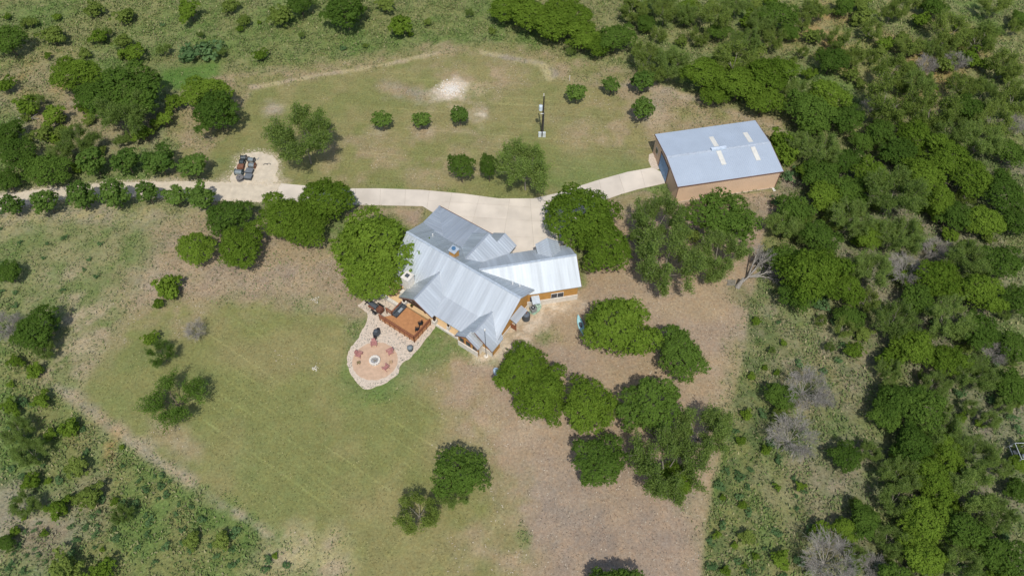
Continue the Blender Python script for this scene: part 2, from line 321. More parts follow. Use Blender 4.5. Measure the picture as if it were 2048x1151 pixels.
def ground_material():
    m = bpy.data.materials.new('ground'); m.use_nodes = True; n = m.node_tree; L = n.links.new; b = n.nodes['Principled BSDF']
    b.inputs['Roughness'].default_value = 1; b.inputs['Specular IOR Level'].default_value = .1
    at = n.nodes.new('ShaderNodeAttribute'); at.attribute_name = 'soil'
    cv = n.nodes.new('ShaderNodeAttribute'); cv.attribute_name = 'cover'
    ge = n.nodes.new('ShaderNodeNewGeometry')
    def noise(sc, det, rough=.6, vec=None):
        x = n.nodes.new('ShaderNodeTexNoise'); x.inputs['Scale'].default_value = sc; x.inputs['Detail'].default_value = det
        x.inputs['Roughness'].default_value = rough; L(vec or ge.outputs['Position'], x.inputs['Vector']); return x.outputs['Fac']
    def mr(v, a0, a1, b0, b1):
        x = n.nodes.new('ShaderNodeMapRange'); L(v, x.inputs[0])
        for i, k in enumerate((a0, a1, b0, b1)): x.inputs[i + 1].default_value = k
        return x.outputs[0]
    def mul(a, b_):
        x = n.nodes.new('ShaderNodeMath'); x.operation = 'MULTIPLY'
        for i, k in enumerate((a, b_)):
            if isinstance(k, (int, float)): x.inputs[i].default_value = k
            else: L(k, x.inputs[i])
        return x.outputs[0]
    def add(a, b_):
        x = n.nodes.new('ShaderNodeMath'); x.operation = 'ADD'
        for i, k in enumerate((a, b_)):
            if isinstance(k, (int, float)): x.inputs[i].default_value = k
            else: L(k, x.inputs[i])
        return x.outputs[0]
    f1 = mr(noise(3.0, 6, .7), .3, .7, .80, 1.2)
    f2 = mr(noise(.35, 5, .6), .3, .7, .90, 1.1)
    amp = mr(cv.outputs['Fac'], 0, 1, .75, 1.4)
    fine = noise(2.6, 8, .85)
    fn = add(mul(add(fine, -.5), mul(amp, 1.9)), 1.0)
    # mowing tracks: narrow pale lines of clippings, only where the grass is short
    parts = []
    for ang, sc, thr, att in ((.57, .17, .90, 'mow_a'), (-1.0, .15, .90, 'mow_b'), (.10, .20, .92, 'mow_c')):
        mp = n.nodes.new('ShaderNodeMapping'); mp.inputs['Rotation'].default_value = (0, 0, ang); L(ge.outputs['Position'], mp.inputs[0])
        wv = n.nodes.new('ShaderNodeTexWave'); wv.bands_direction = 'Y'; wv.inputs['Scale'].default_value = sc
        wv.inputs['Distortion'].default_value = 1.5; wv.inputs['Detail'].default_value = 2; wv.inputs['Detail Scale'].default_value = .2
        L(mp.outputs[0], wv.inputs['Vector'])
        st_ = n.nodes.new('ShaderNodeMapping'); st_.inputs['Scale'].default_value = (.05, .55, .1); L(mp.outputs[0], st_.inputs[0])
        ln = mul(mr(wv.outputs['Fac'], thr, 1.0, 0, 1), mr(noise(1.0, 2, .5, st_.outputs[0]), .47, .62, 0, 1))
        band = mr(noise(1.3, 3, .6, st_.outputs[0]), .3, .7, -.22, .22)
        am = n.nodes.new('ShaderNodeAttribute'); am.attribute_name = att
        parts.append(mul(add(ln, band), am.outputs['Fac']))
    tr = mul(add(add(parts[0], parts[1]), parts[2]), .21)
    tot = mul(mul(mul(f1, f2), fn), add(tr, 1))
    vm = n.nodes.new('ShaderNodeVectorMath'); vm.operation = 'SCALE'; L(at.outputs['Color'], vm.inputs[0]); L(tot, vm.inputs['Scale'])
    # dead / green blades: hue shift at small scale
    hx = n.nodes.new('ShaderNodeMix'); hx.data_type = 'RGBA'; hx.blend_type = 'MULTIPLY'
    L(mr(noise(1.1, 8, .85), .42, .62, 0, .6), hx.inputs[0]); L(vm.outputs[0], hx.inputs[6]); hx.inputs[7].default_value = (1.15, .97, .82, 1)
    L(hx.outputs[2], b.inputs['Base Color'])
    bp = n.nodes.new('ShaderNodeBump'); bp.inputs['Distance'].default_value = .25
    L(mr(cv.outputs['Fac'], 0, 1, .25, .8), bp.inputs['Strength']); L(noise(2.2, 8, .75), bp.inputs['Height']); L(bp.outputs[0], b.inputs['Normal'])
    return m
gm.materials.append(ground_material())
tag(link('ground', gm), kind='structure')

# low wild growth on the unmown ground: real small blades and tufts
NOGROW = [poly((-30, 394), (60, 379), (139, 370), (220, 364), (313, 361), (430, 362), (470, 338), (478, 316), (510, 302), (556, 316), (560, 364), (699, 376), (845, 379), (997, 397), (1067, 397), (1192, 360), (1303, 305), (1330, 367), (1241, 390), (1165, 430), (1175, 600), (1075, 650), (990, 725), (870, 660), (826, 712), (800, 748), (742, 779), (706, 757), (693, 715), (735, 640), (712, 612), (762, 582), (860, 415), (545, 404), (300, 395), (140, 399), (60, 412), (-30, 430))]
def cover():
    N = 640000
    x = RNG.uniform(-110, 112, N); y = RNG.uniform(14, 135, N)
    col, ro = ground_eval(x, y)
    dens = np.clip(ro * 1.05, 0, 1) * np.clip(noise2(x, y, 1.3, 77, 3) * 2.6 - .65, 0.05, 1)
    for q in NOGROW:
        dens = np.where(sdist(x, y, q) > -.15, 0, dens)
    dens = np.where(ro < .12, 0, dens)
    keep = RNG.random(N) < dens; x = x[keep]; y = y[keep]; col = col[keep]; n = len(x)
    s = RNG.uniform(.07, .20, n) * np.where(ro[keep] > .8, 1.12, .9); az = RNG.uniform(0, 2 * np.pi, n); el = RNG.uniform(.15, 1.2, n)
    z = RNG.uniform(.0, .22, n)
    d = np.stack([np.cos(az) * np.cos(el), np.sin(az) * np.cos(el), np.sin(el)], 1) * (s * 1.7)[:, None]
    t = np.stack([-np.sin(az), np.cos(az), np.zeros(n)], 1) * (s * .55)[:, None]
    c = np.stack([x, y, z], 1)
    v = np.stack([c - t, c + t, c + t * .4 + d, c - t * .4 + d], 1).reshape(-1, 3)
    me = np_mesh('wild_growth', v, np.arange(4 * n).reshape(n, 4))
    g = RNG.random(n)[:, None]; pick = RNG.random(n)[:, None]
    green = np.array([.092, .150, .034]) * (.5 + g); straw = np.array([.36, .31, .17]) * (.6 + .6 * g)
    cc = np.where(pick < .64, green, np.where(pick < .78, straw, col * (.8 + .5 * g)))
    cc = cc * .6 + col * .4
    set_col(me, 'soil', np.repeat(cc, 4, 0))
    m = bpy.data.materials.new('wild_growth'); m.use_nodes = True; b = m.node_tree.nodes['Principled BSDF']
    at = m.node_tree.nodes.new('ShaderNodeAttribute'); at.attribute_name = 'soil'; m.node_tree.links.new(at.outputs['Color'], b.inputs['Base Color'])
    b.inputs['Roughness'].default_value = 1; b.inputs['Specular IOR Level'].default_value = .1
    me.materials.append(m)
    tag(link('wild_growth', me), 'low wild grass and weeds covering the unmown ground', 'wild grass', kind='stuff')
cover()

def litter():
    N = 240000; x = RNG.uniform(-90, 70, N); y = RNG.uniform(14, 125, N); col, ro = ground_eval(x, y)
    d = np.where(ro < .45, .85, 0) * np.clip(noise2(x, y, 2.0, 91, 4) * 3 - .9, .08, 1)
    for q in NOGROW: d = np.where(sdist(x, y, q) > -.1, 0, d)
    k = RNG.random(N) < d; x, y, col = x[k], y[k], col[k]; n = len(x)
    green = (col[:, 1] > col[:, 0] * .93)[:, None]
    s = RNG.uniform(.03, .085, n); a = RNG.uniform(0, 6.28, n); t = np.stack([np.cos(a), np.sin(a), RNG.uniform(-.3, .3, n)], 1); b_ = np.stack([-np.sin(a), np.cos(a), RNG.uniform(-.3, .3, n)], 1)
    c = np.stack([x, y, np.full(n, .05)], 1); v = np.stack([c - t * s[:, None] * 1.6, c - b_ * s[:, None] * .7, c + t * s[:, None] * 1.6, c + b_ * s[:, None] * .7], 1).reshape(-1, 3)
    me = np_mesh('dry_litter', v, np.arange(4 * n).reshape(n, 4)); g = RNG.random((n, 1))
    cc = np.where(g < .5, col * (.55 + .5 * g), np.where(g < .85, col * (1.1 + .6 * (g - .5)), np.where(green, np.array([.33, .31, .14]), np.array([.50, .43, .33]))))
    set_col(me, 'soil', np.repeat(cc, 4, 0)); me.materials.append(bpy.data.materials['wild_growth'])
    tag(link('dry_litter', me), 'dry leaves, clippings and grass tufts lying over lawn and bare ground', 'litter', kind='stuff')
litter()

# ------------------------------------------------------------------ driveway
M['concrete'] = mat('concrete', (.66, .58, .48), .9, var=.06, scale=.5, bump=.15, bscale=12, detail=8)
CONC = [mat('concrete_shade', tuple(c * f for c in (.64, .565, .47)), .9, var=.12, scale=.32, bump=.15, bscale=12, detail=9) for f in (1, .97, 1.02, .95)]
M['gravel'] = mat('gravel_road', (.58, .50, .38), .95, var=.12, scale=1.2, bump=.4, bscale=9, detail=8)
M['whiterock'] = mat('white_rock', (.57, .475, .375), .95, var=.14, scale=4.0, bump=.6, bscale=7, detail=8)
M['granite'] = mat('red_granite_fines', (.52, .36, .245), .95, var=.10, scale=2, bump=.2, bscale=20)
M['limestone'] = mat('white_limestone', (.66, .61, .53), .9, var=.12, scale=3, bump=.3, bscale=6)
def smooth_poly(p, n=2):
    for _ in range(n):
        q = []
        for i in range(len(p)):
            a, b_ = p[i], p[(i + 1) % len(p)]
            q += [(.75 * a[0] + .25 * b_[0], .75 * a[1] + .25 * b_[1]), (.25 * a[0] + .75 * b_[0], .25 * a[1] + .75 * b_[1])]
        p = q
    return p
def rough_edge(pts, amt=.16, step=.5):       # crumbled outline in metres
    w_ = [P(*p) for p in pts]; out = []
    for i in range(len(w_)):
        a, b_ = w_[i], w_[(i + 1) % len(w_)]; n = max(1, int((b_ - a).length / step)); d = (b_ - a).normalized()
        for q in range(n):
            c = a.lerp(b_, q / n) + Vector((-d.y, d.x, 0)) * random.uniform(-amt, amt); out.append((c.x, c.y))
    return out
gravel_pts = [(-30, 396), (60, 381), (139, 372), (220, 366), (313, 363), (430, 364), (520, 365), (562, 367), (545, 402), (487, 404), (400, 399), (300, 393), (220, 392), (140, 397), (60, 410), (-30, 428)]
tag(MB().prism(rough_edge(gravel_pts), -.05, .030).build('gravel_road', M['gravel']), kind='structure')
PADPX = [(455, 364), (470, 338), (478, 318), (492, 306), (515, 303), (538, 309), (555, 316), (556, 334), (550, 350), (560, 364), (520, 368), (480, 368)]
tag(MB().prism(rough_edge(smooth_poly(PADPX, 2)), -.05, .024).build('gravel_pad', M['gravel']), kind='structure')
def edge_gravel():
    mb = MB(); jobs = [(PADPX, 520, .45), (gravel_pts, 1500, .35)]
    for pts, cnt, sp in jobs:
        w_ = [P(*p) for p in pts]; L_ = [(w_[(i + 1) % len(w_)] - w_[i]).length for i in range(len(w_))]
        for _ in range(cnt):
            i = random.choices(range(len(w_)), L_)[0]; c = w_[i].lerp(w_[(i + 1) % len(w_)], random.random())
            r_ = random.uniform(.03, .09); mb.box((c.x + random.gauss(0, sp), c.y + random.gauss(0, sp), .03 + r_ * .3), (r_ * 2, r_ * 1.5, r_), random.uniform(0, 3), .6)
    tag(mb.build('edge_gravel', M['gravel']), 'loose pale gravel spilling off the edges of the gravel road', 'gravel', kind='stuff')
edge_gravel()
conc = [(562, 367), (630, 373), (699, 377), (760, 377), (845, 380), (928, 387.6), (997, 397), (1067, 397), (1116, 386), (1192, 361.5), (1255, 344), (1303, 335.4), (1325, 345), (1330, 366.7), (1275, 379), (1241, 389), (1205, 402), (1165, 430), (1130, 465), (1125, 500), (1110, 530), (1040, 520), (1000, 505), (890, 440), (845, 412.5), (715, 410), (600, 404), (545, 402)]
import bmesh
def concrete_slabs():
    root = MB().prism([P(*p) for p in conc], -.08, .022).build('concrete_driveway', mat('joint_sand', (.30, .25, .19), .95))
    tag(root, kind='structure')
    bm = bmesh.new(); bm.faces.new([bm.verts.new((*P(*p)[:2], .075)) for p in conc])
    def cut(p, q, side=None):
        a = P(*p); b_ = P(*q); d = b_ - a; n = Vector((d.y, -d.x, 0))
        bmesh.ops.bisect_plane(bm, geom=list(bm.verts) + list(bm.edges) + list(bm.faces), plane_co=a, plane_no=n)
    def cutlocal(p, q, test):
        a = P(*p); b_ = P(*q); d = b_ - a; n = Vector((d.y, -d.x, 0))
        fs = [f for f in bm.faces if test(Q(f.calc_center_median()))]
        g = set(fs)
        for f in fs: g |= set(f.edges) | set(f.verts)
        bmesh.ops.bisect_plane(bm, geom=list(g), plane_co=a, plane_no=n)
    for x in (612, 662, 712, 762, 812): cutlocal((x, 360), (x - 3, 420), lambda c: True)
    cutlocal((862, 360), (852, 430), lambda c: c[0] > 800)
    cutlocal((1150, 340), (1160, 470), lambda c: c[0] > 1000)
    cutlocal((1105, 380), (1130, 480), lambda c: 862 < c[0] < 1150)
    for a, b_ in (((1195, 350), (1210, 410)), ((1236, 345), (1252, 395)), ((1280, 335), (1292, 380))): cutlocal(a, b_, lambda c: c[0] > 1150)
    for a, b_ in (((905, 380), (890, 450)), ((960, 390), (935, 480)), ((1020, 395), (1000, 520)), ((1060, 395), (1070, 520))): cutlocal(a, b_, lambda c: 858 < c[0] < 1125)
    for a, b_ in (((860, 402), (1120, 418)), ((880, 430), (1130, 446)), ((950, 470), (1130, 478))): cutlocal(a, b_, lambda c: 858 < c[0] < 1140)
    for f in list(bm.faces):
        pts = [v.co.copy() for v in f.verts]
        if f.calc_area() < .3: continue
        # thin joint: push each edge inwards
        n = len(pts); sgn = 1 if f.normal.z > 0 else -1; new = []
        for i in range(n):
            p0, p1, p2 = pts[i - 1], pts[i], pts[(i + 1) % n]
            d1 = (p1 - p0).normalized(); d2 = (p2 - p1).normalized()
            n1 = Vector((-d1.y, d1.x, 0)) * sgn; n2 = Vector((-d2.y, d2.x, 0)) * sgn
            k = (n1 + n2); k = k / max(.5, k.dot(n1)) if k.length > .1 else n1
            new.append(p1 + k * .012)
        MB().prism([(p.x, p.y) for p in new], .0225, .060).build('concrete_slab', random.choice(CONC), root)
    bm.free()
concrete_slabs()
# caliche patch at the workshop door
tag(MB().prism([P(*p) for p in [(1298, 309), (1306, 306), (1312, 318), (1322, 336), (1312, 341), (1302, 334), (1297, 322)]], -.05, .035).build('caliche_step', M['whiterock']), kind='structure')

# ------------------------------------------------------------------ workshop
M['roofblue'] = mat('galvalume_roof', (.52, .585, .655), .45, metal=.3, var=.05, scale=.35, detail=7)
M['tanmetal'] = mat('tan_metal_siding', (.72, .52, .36), .6, var=.05, scale=.6)
M['trim'] = mat('brown_trim', (.20, .11, .085), .6, var=.05)
M['fiber'] = mat('skylight_fiberglass', (.66, .64, .57), .4, var=.08, scale=2)
M['bluedoor'] = mat('blue_grey_door', (.22, .34, .48), .5, var=.08)
M['glass'] = mat('window_glass', (.035, .045, .06), .08, var=.1, spec=.6)
M['whitetrim'] = mat('white_trim', (.75, .74, .70), .6, var=.04)
def ribs_on(pts, down, step, wd, hh, mb):
    """standing seams across a roof plane given by polygon pts, running along unit vector down"""
    pts = [Vector(p) for p in pts]; n = None
    for i in range(1, len(pts) - 1):
        n = (pts[i] - pts[0]).cross(pts[i + 1] - pts[0])
        if n.length > 1e-4: break
    n.normalize()
    if n.z < 0: n = -n
    side = n.cross(down).normalized()
    s = [(p - pts[0]).dot(side) for p in pts]; d = [(p - pts[0]).dot(down) for p in pts]
    k = math.ceil((min(s) + .05) / step)
    while k * step < max(s) - .05:
        xs = []; q = k * step
        for i in range(len(pts)):
            j = (i + 1) % len(pts)
            if (s[i] - q) * (s[j] - q) < 0: xs.append(d[i] + (d[j] - d[i]) * (q - s[i]) / (s[j] - s[i]))
        xs.sort()
        for a, b_ in zip(xs[::2], xs[1::2]):
            if b_ - a > .15:
                A = pts[0] + side * q + down * (a + .02) + n * (hh / 2 + .001); B_ = pts[0] + side * q + down * (b_ - .02) + n * (hh / 2 + .001)
                x = side * wd / 2; z = n * hh / 2
                mb.add([A - x - z, A + x - z, A + x + z, A - x + z, B_ - x - z, B_ + x - z, B_ + x + z, B_ - x + z], [(3, 2, 1, 0), (4, 5, 6, 7), (0, 1, 5, 4), (1, 2, 6, 5), (2, 3, 7, 6), (3, 0, 4, 7)])
        k += 1
def workshop():
    a, b_, c = P(1348, 405), P(1548.6, 375), P(1306, 304.6)
    U = (b_ - a).normalized(); V = Vector((-U.y, U.x, 0)); Lx = (b_ - a).length; Wy = (c - a).dot(V)
    EV = 3.82; RH = 4.42
    root = empty('workshop_building', a + U * Lx / 2 + V * Wy / 2, 'tan metal workshop with blue grey gable roof at end of concrete driveway', 'workshop')
    T = lambda u, v, z: a + U * u + V * v + Vector((0, 0, z))
    MB().plate([T(0, 0, 0), T(Lx, 0, 0), T(Lx, 0, EV), T(0, 0, EV)], V * .12).build('wall', M['tanmetal'], root)
    MB().plate([T(0, Wy, 0), T(0, Wy, EV), T(Lx, Wy, EV), T(Lx, Wy, 0)], -V * .12).build('wall', M['tanmetal'], root)
    for u, s_ in ((0, 1), (Lx, -1)):
        w_ = MB().plate([T(u, .125, 0), T(u, Wy - .125, 0), T(u, Wy - .125, EV), T(u, Wy / 2, RH - .04), T(u, .125, EV)], U * .12 * s_).build('wall', M['tanmetal'], root)
    # siding ribs, joined
    mb = MB()
    for i in range(int(Lx / .3)): mb.box(T(.2 + i * .3, -.012, EV / 2 - .02) , (.05, .02, EV - .1), math.atan2(U.y, U.x))
    for i in range(int(Wy / .3)):
        v = .2 + i * .3
        if 4.2 < v < 8.1: continue
        mb.box(T(-.012, v, EV / 2 - .02), (.02, .05, EV - .1), math.atan2(U.y, U.x))
    tag(mb.build('siding_ribs', M['tanmetal'], root), kind='stuff')
    MB().plate([T(-.03, -.03, .0), T(Lx + .03, -.03, .0), T(Lx + .03, -.03, .16), T(-.03, -.03, .16)], -V * .06).build('foundation', M['whiterock'], root)
    o = .22; sl = (RH - EV) / (Wy / 2); r1 = Vector((0, 0, 1))
    for side in (0, 1):
        v0 = -o if side == 0 else Wy + o; z0 = EV - sl * o + .06; zr = RH + .06
        pts = [T(-o, v0, z0), T(Lx + o, v0, z0), T(Lx + o, Wy / 2, zr), T(-o, Wy / 2, zr)]
        rf = MB().plate(pts, (0, 0, -.08)).build('roof', M['roofblue'], root)
        down = (pts[0] - pts[3]).normalized(); rb = MB(); ribs_on(pts, down, .30, .035, .022, rb)
        tag(rb.build('roof_ribs', M['roofblue'], rf), kind='stuff')
    n0 = Vector((0, 0, 1))
    # gable trims
    for u in (-o - .02, Lx + o + .02):
        MB().bar(T(u, -o, EV - sl * o), T(u, Wy / 2, RH), .05, .2).build('rake_trim', M['trim'], root)
        MB().bar(T(u, Wy + o, EV - sl * o), T(u, Wy / 2, RH), .05, .2).build('rake_trim', M['trim'], root)
    MB().bar(T(-o, -o - .03, EV - sl * o - .01), T(Lx + o, -o - .03, EV - sl * o - .01), .06, .14).build('eave_trim', M['trim'], root)
    zt = lambda v: (EV + sl * (v if v < Wy / 2 else Wy - v)) + .062 + .024
    mb = MB()
    for s_ in (-1, 1):
        mb.plate([T(-o, Wy / 2, zt(Wy / 2) + .01), T(Lx + o, Wy / 2, zt(Wy / 2) + .01), T(Lx + o, Wy / 2 + s_ * .22, zt(Wy / 2 + s_ * .22)), T(-o, Wy / 2 + s_ * .22, zt(Wy / 2 + s_ * .22))], (0, 0, .012))
    mb.build('ridge_cap', mat('ridge_cap', (.56, .61, .66), .4, metal=.3), root)
    # skylights: pixel-surveyed positions as fractions
    for (u0, v0, v1) in ((.468, .23, .475), (.474, .57, .79), (.805, .22, .46), (.815, .56, .78)):
        uu = u0 * Lx; wd = .75
        pts = [T(uu, v0 * Wy, zt(v0 * Wy)), T(uu + wd, v0 * Wy, zt(v0 * Wy)), T(uu + wd, v1 * Wy, zt(v1 * Wy)), T(uu, v1 * Wy, zt(v1 * Wy))]
        MB().plate(pts, (0, 0, .02)).build('skylight', M['fiber'], root)
    vx = .425 * Lx
    vt = MB().plate([T(vx, Wy / 2 - .22, RH + .12), T(vx + 2.4, Wy / 2 - .22, RH + .12), T(vx + 2.4, Wy / 2 - .16, RH + .36), T(vx, Wy / 2 - .16, RH + .36)], V * .3).build('ridge_vent', mat('vent_white', (.46, .54, .63), .4), root)
    MB().box(T(vx + 1.2, Wy / 2 + .30, RH + .24), (2.36, .10, .16), math.atan2(U.y, U.x)).build('vent_opening', mat('vent_navy', (.03, .05, .16), .6), vt)
    MB().box(T(vx + 1.2, Wy / 2 + .05, RH + .40), (2.45, .46, .04), math.atan2(U.y, U.x)).build('vent_cap', mat('vent_cap', (.56, .63, .72), .4), vt)
    # roll up door on the west gable
    dr = MB().plate([T(-.02, 4.3, .02), T(-.02, 7.9, .02), T(-.02, 7.9, 3.1), T(-.02, 4.3, 3.1)], -U * .04).build('roll_up_door', M['bluedoor'], root)
    mb = MB()
    for i in range(12): mb.bar(T(-.075, 4.35, .15 + i * .25), T(-.075, 7.85, .15 + i * .25), .03, .03)
    tag(mb.build('door_slats', M['bluedoor'], dr), kind='stuff')
    for v in (4.2, 8.0): MB().bar(T(-.06, v, .02), T(-.06, v, 3.16), .08, .1).build('door_jamb', M['trim'], root)
    MB().bar(T(-.06, 4.1, 3.2), T(-.06, 8.1, 3.2), .09, .12).build('door_header', M['trim'], root)
    wn = MB().plate([T(-.02, 9.2, 1.1), T(-.02, 10.2, 1.1), T(-.02, 10.2, 2.3), T(-.02, 9.2, 2.3)], -U * .03).build('window', M['whitetrim'], root)
    MB().plate([T(-.055, 9.28, 1.18), T(-.055, 10.12, 1.18), T(-.055, 10.12, 2.22), T(-.055, 9.28, 2.22)], -U * .01).build('pane', M['glass'], wn)
    for u in (.02, Lx - .02): MB().bar(T(u, -.08, 0), T(u, -.08, EV - .1), .08, .08).build('downspout', M['trim'], root)
    for u in (.1, Lx - .3): MB().box(T(u, -.45, .06), (.35, .6, .12), math.atan2(U.y, U.x)).build('splash_block', M['whitetrim'], root)
workshop()

# ------------------------------------------------------------------ house
OX, OY = 1.2046, 53.2588
HU = Vector((.8185, -.5745, 0)); HV = Vector((-.5745, -.8185, 0))
def H(u, v, z=0): return Vector((OX, OY, z)) + HU * u + HV * v
def streaked_roof(name, ang, rgh=.53):      # weather streaks run down the slope
    m = mat(name, (.61, .645, .665), rgh, metal=.75, var=.12, scale=1.0, detail=6)
    n = m.node_tree; tc = [q for q in n.nodes if q.type == 'TEX_COORD'][0]; no = [q for q in n.nodes if q.type == 'TEX_NOISE'][0]
    mp = n.nodes.new('ShaderNodeMapping'); mp.vector_type = 'POINT'; mp.inputs['Rotation'].default_value = (0, 0, -ang); mp.inputs['Scale'].default_value = (.10, 1.5, .10)
    m0 = n.nodes.new('ShaderNodeMapping'); m0.inputs['Rotation'].default_value = (0, 0, -ang)
    mp.inputs['Rotation'].default_value = (0, 0, 0)
    n.links.new(tc.outputs['Object'], m0.inputs[0]); n.links.new(m0.outputs[0], mp.inputs[0]); n.links.new(mp.outputs[0], no.inputs['Vector'])
    return m
AHU = math.atan2(HU.y, HU.x)
M['roof'] = streaked_roof('metal_roof', AHU + math.pi / 2)
M['roof_side'] = streaked_roof('metal_roof_side', AHU)
M['roof_wing'] = streaked_roof('metal_roof_wing', math.atan2(-.982, .186), .76)
M['wood'] = mat('orange_wood_siding', (.50, .265, .075), .7, var=.14, scale=2.5)
M['darkwood'] = mat('dark_timber', (.06, .035, .025), .7, var=.2)
M['deck'] = mat('deck_boards', (.45, .215, .092), .65, var=.12, scale=2)
M['rail'] = mat('rail_stain', (.26, .10, .05), .6, var=.15)
M['tanfloor'] = mat('tan_patio', (.66, .46, .25), .85, var=.08, scale=1)
M['black'] = mat('black_metal', (.02, .02, .022), .5)
M['charcoal'] = mat('charcoal', (.07, .08, .09), .7)
M['steel'] = mat('grey_steel', (.32, .34, .36), .45, metal=.4)
hc = H(-9, 0)
house = empty('ranch_house', (hc.x, hc.y, 0), 'large house with angled silver metal roofs and orange wood gables', 'house')
def roof(pts, down, name='roof', m=None):
    pts = [H(*p) for p in pts]
    dn = (H(*down[1]) - H(*down[0])).normalized()
    if m is None:
        m = M['roof'] if abs(dn.dot(HV)) > .75 else (M['roof_side'] if abs(dn.dot(HU)) > .75 else M['roof_wing'])
    r = MB().plate(pts, (0, 0, -.13)).build(name, m or M['roof'], house)
    mb = MB(); ribs_on(pts, dn, .42, .035, .04, mb)
    tag(mb.build('roof_seams', m or M['roof'], r), kind='stuff'); return r
def wall(pts, off, m, name='wall'):
    o = H(*off) - H(0, 0, 0)
    return MB().plate([H(*p) for p in pts], o).build(name, m, house)
k = .71; HR = 6.2; VR = -.45
zf = lambda v: HR - k * (v - VR); zb = lambda v: HR + k * (v - VR)
# main front slope (below the break it becomes the flatter porch roof)
roof([(-19.9, VR, HR), (-.35, VR, HR), (-.45, 4.92, zf(4.92)), (-3.0, 4.92, zf(4.92)), (-3.0, 3.65, zf(3.65)), (-12.5, 3.65, zf(3.65)), (-12.5, 5.06, zf(5.06)), (-19.4, 5.06, zf(5.06))], ((0, VR, HR), (0, 4, zf(4))))
roof([(-12.5, 3.64, 3.30), (-3.0, 3.64, 3.30), (-3.0, 6.6, 2.66), (-12.5, 6.6, 2.66)], ((0, 3.64, 3.3), (0, 6.6, 2.66)), 'porch_roof')
# main back slope
roof([(-.35, VR, HR), (-19.9, VR, HR), (-21.15, -5.24, 2.80), (-16.36, -4.28, 3.48), (-11, -4.45, 3.36), (-8, -4.65, zb(-4.65)), (-.6, -4.65, zb(-4.65))], ((0, VR, HR), (0, -4, zb(-4))))
# north low slope and its west hip
roof([(-16.36, -4.28, 3.48), (-21.2, -9.05, 2.80), (-10.9, -9.25, 2.80), (-10.9, -4.45, 3.36)], ((0, -4.28, 3.48), (0, -9.1, 2.8)))
roof([(-16.36, -4.28, 3.48), (-21.2, -5.2, 2.80), (-21.2, -9.05, 2.80)], ((-16.36, 0, 3.48), (-21.2, 0, 2.8)))
# porch gable
zp = lambda u: 4.73 - k * abs(u + 12.53)
roof([(-12.53, 1.2, 4.73), (-12.53, 7.15, 4.73), (-15.65, 7.0, zp(-15.65)), (-15.65, 1.2, zp(-15.65))], ((-12.53, 0, 4.73), (-15, 0, zp(-15))))
roof([(-12.53, 7.15, 4.73), (-12.53, 1.2, 4.73), (-9.7, 1.2, zp(-9.7)), (-9.7, 7.1, zp(-9.7))], ((-12.53, 0, 4.73), (-10, 0, zp(-10))))
# bedroom wing gable with lower nested gable
zw = lambda u: 4.2 - k * abs(u + 3.0)
roof([(-3, 1.9, 4.2), (-3, 6.35, 4.2), (-3.72, 6.35, zw(-3.72)), (-3.72, 7.35, zw(-3.72)), (-5.65, 7.35, zw(-5.65)), (-5.65, 1.9, zw(-5.65))], ((-3, 0, 4.2), (-5, 0, zw(-5))))
roof([(-3, 6.35, 4.2), (-3, 1.9, 4.2), (-.1, 4.0, zw(-.1)), (-.1, 6.5, zw(-.1))], ((-3, 0, 4.2), (-1, 0, zw(-1))))
zn = lambda u: zw(-3.72) - k * abs(u + 3.72)
roof([(-3.72, 7.35, zn(-3.72)), (-3.72, 6.2, zn(-3.72)), (-1.78, 6.2, zn(-1.78)), (-1.78, 7.4, zn(-1.78))], ((-3.72, 0, zn(-3.72)), (-2, 0, zn(-2))))
# garage gable (north) with nested gable sharing its right slope
kg = .67; zg = lambda u: 5.08 - kg * abs(u + 10.85)
roof([(-10.85, -7.62, 5.08), (-10.85, -1.6, 5.08), (-13.6, -3.0, zg(-13.6)), (-13.9, -7.62, zg(-13.9))], ((-10.85, 0, 5.08), (-13, 0, zg(-13))))
roof([(-10.85, -1.6, 5.08), (-10.85, -7.62, 5.08), (-9.43, -7.62, zg(-9.43)), (-9.43, -9.62, zg(-9.43)), (-7.4, -9.62, zg(-7.4)), (-7.4, -1.6, zg(-7.4))], ((-10.85, 0, 5.08), (-9, 0, zg(-9))))
zg2 = lambda u: zg(-9.43) - kg * abs(u + 9.43)
roof([(-9.43, -9.62, zg2(-9.43)), (-9.43, -7.3, zg2(-9.43)), (-11.5, -7.3, zg2(-11.5)), (-11.5, -9.62, zg2(-11.5))], ((-9.43, 0, zg2(-9.43)), (-11, 0, zg2(-11))))
# right wing, turned 46 degrees
def R(s, t, z=0): return (.697 * s + .717 * t, -.717 * s + .697 * t, z)
RZ = 5.59
roof([R(-5, -6.6, RZ), R(9.1, -6.6, RZ), R(9.1, -4.9, RZ - 1.2), R(-5, -4.9, RZ - 1.2)], (R(0, -6.6, RZ), R(0, -4.9, RZ - 1.2)))
roof([R(-5, -4.9, RZ - 1.2), R(9.1, -4.9, RZ - 1.2), R(9.08, -2.85, 3.28), R(2.0, -2.85, 3.28), R(-5, -4.0, 3.9)], (R(0, -4.9, RZ - 1.2), R(0, -2.85, 3.28)))
roof([R(9.1, -6.6, RZ), R(-5, -6.6, RZ), R(-5, -8.5, RZ - .67 * 1.9), R(-1.2, -10.6, RZ - 2.68), R(9.05, -10.6, RZ - 2.68)], (R(0, -6.6, RZ), R(0, -10, RZ - .67 * 3.4)))
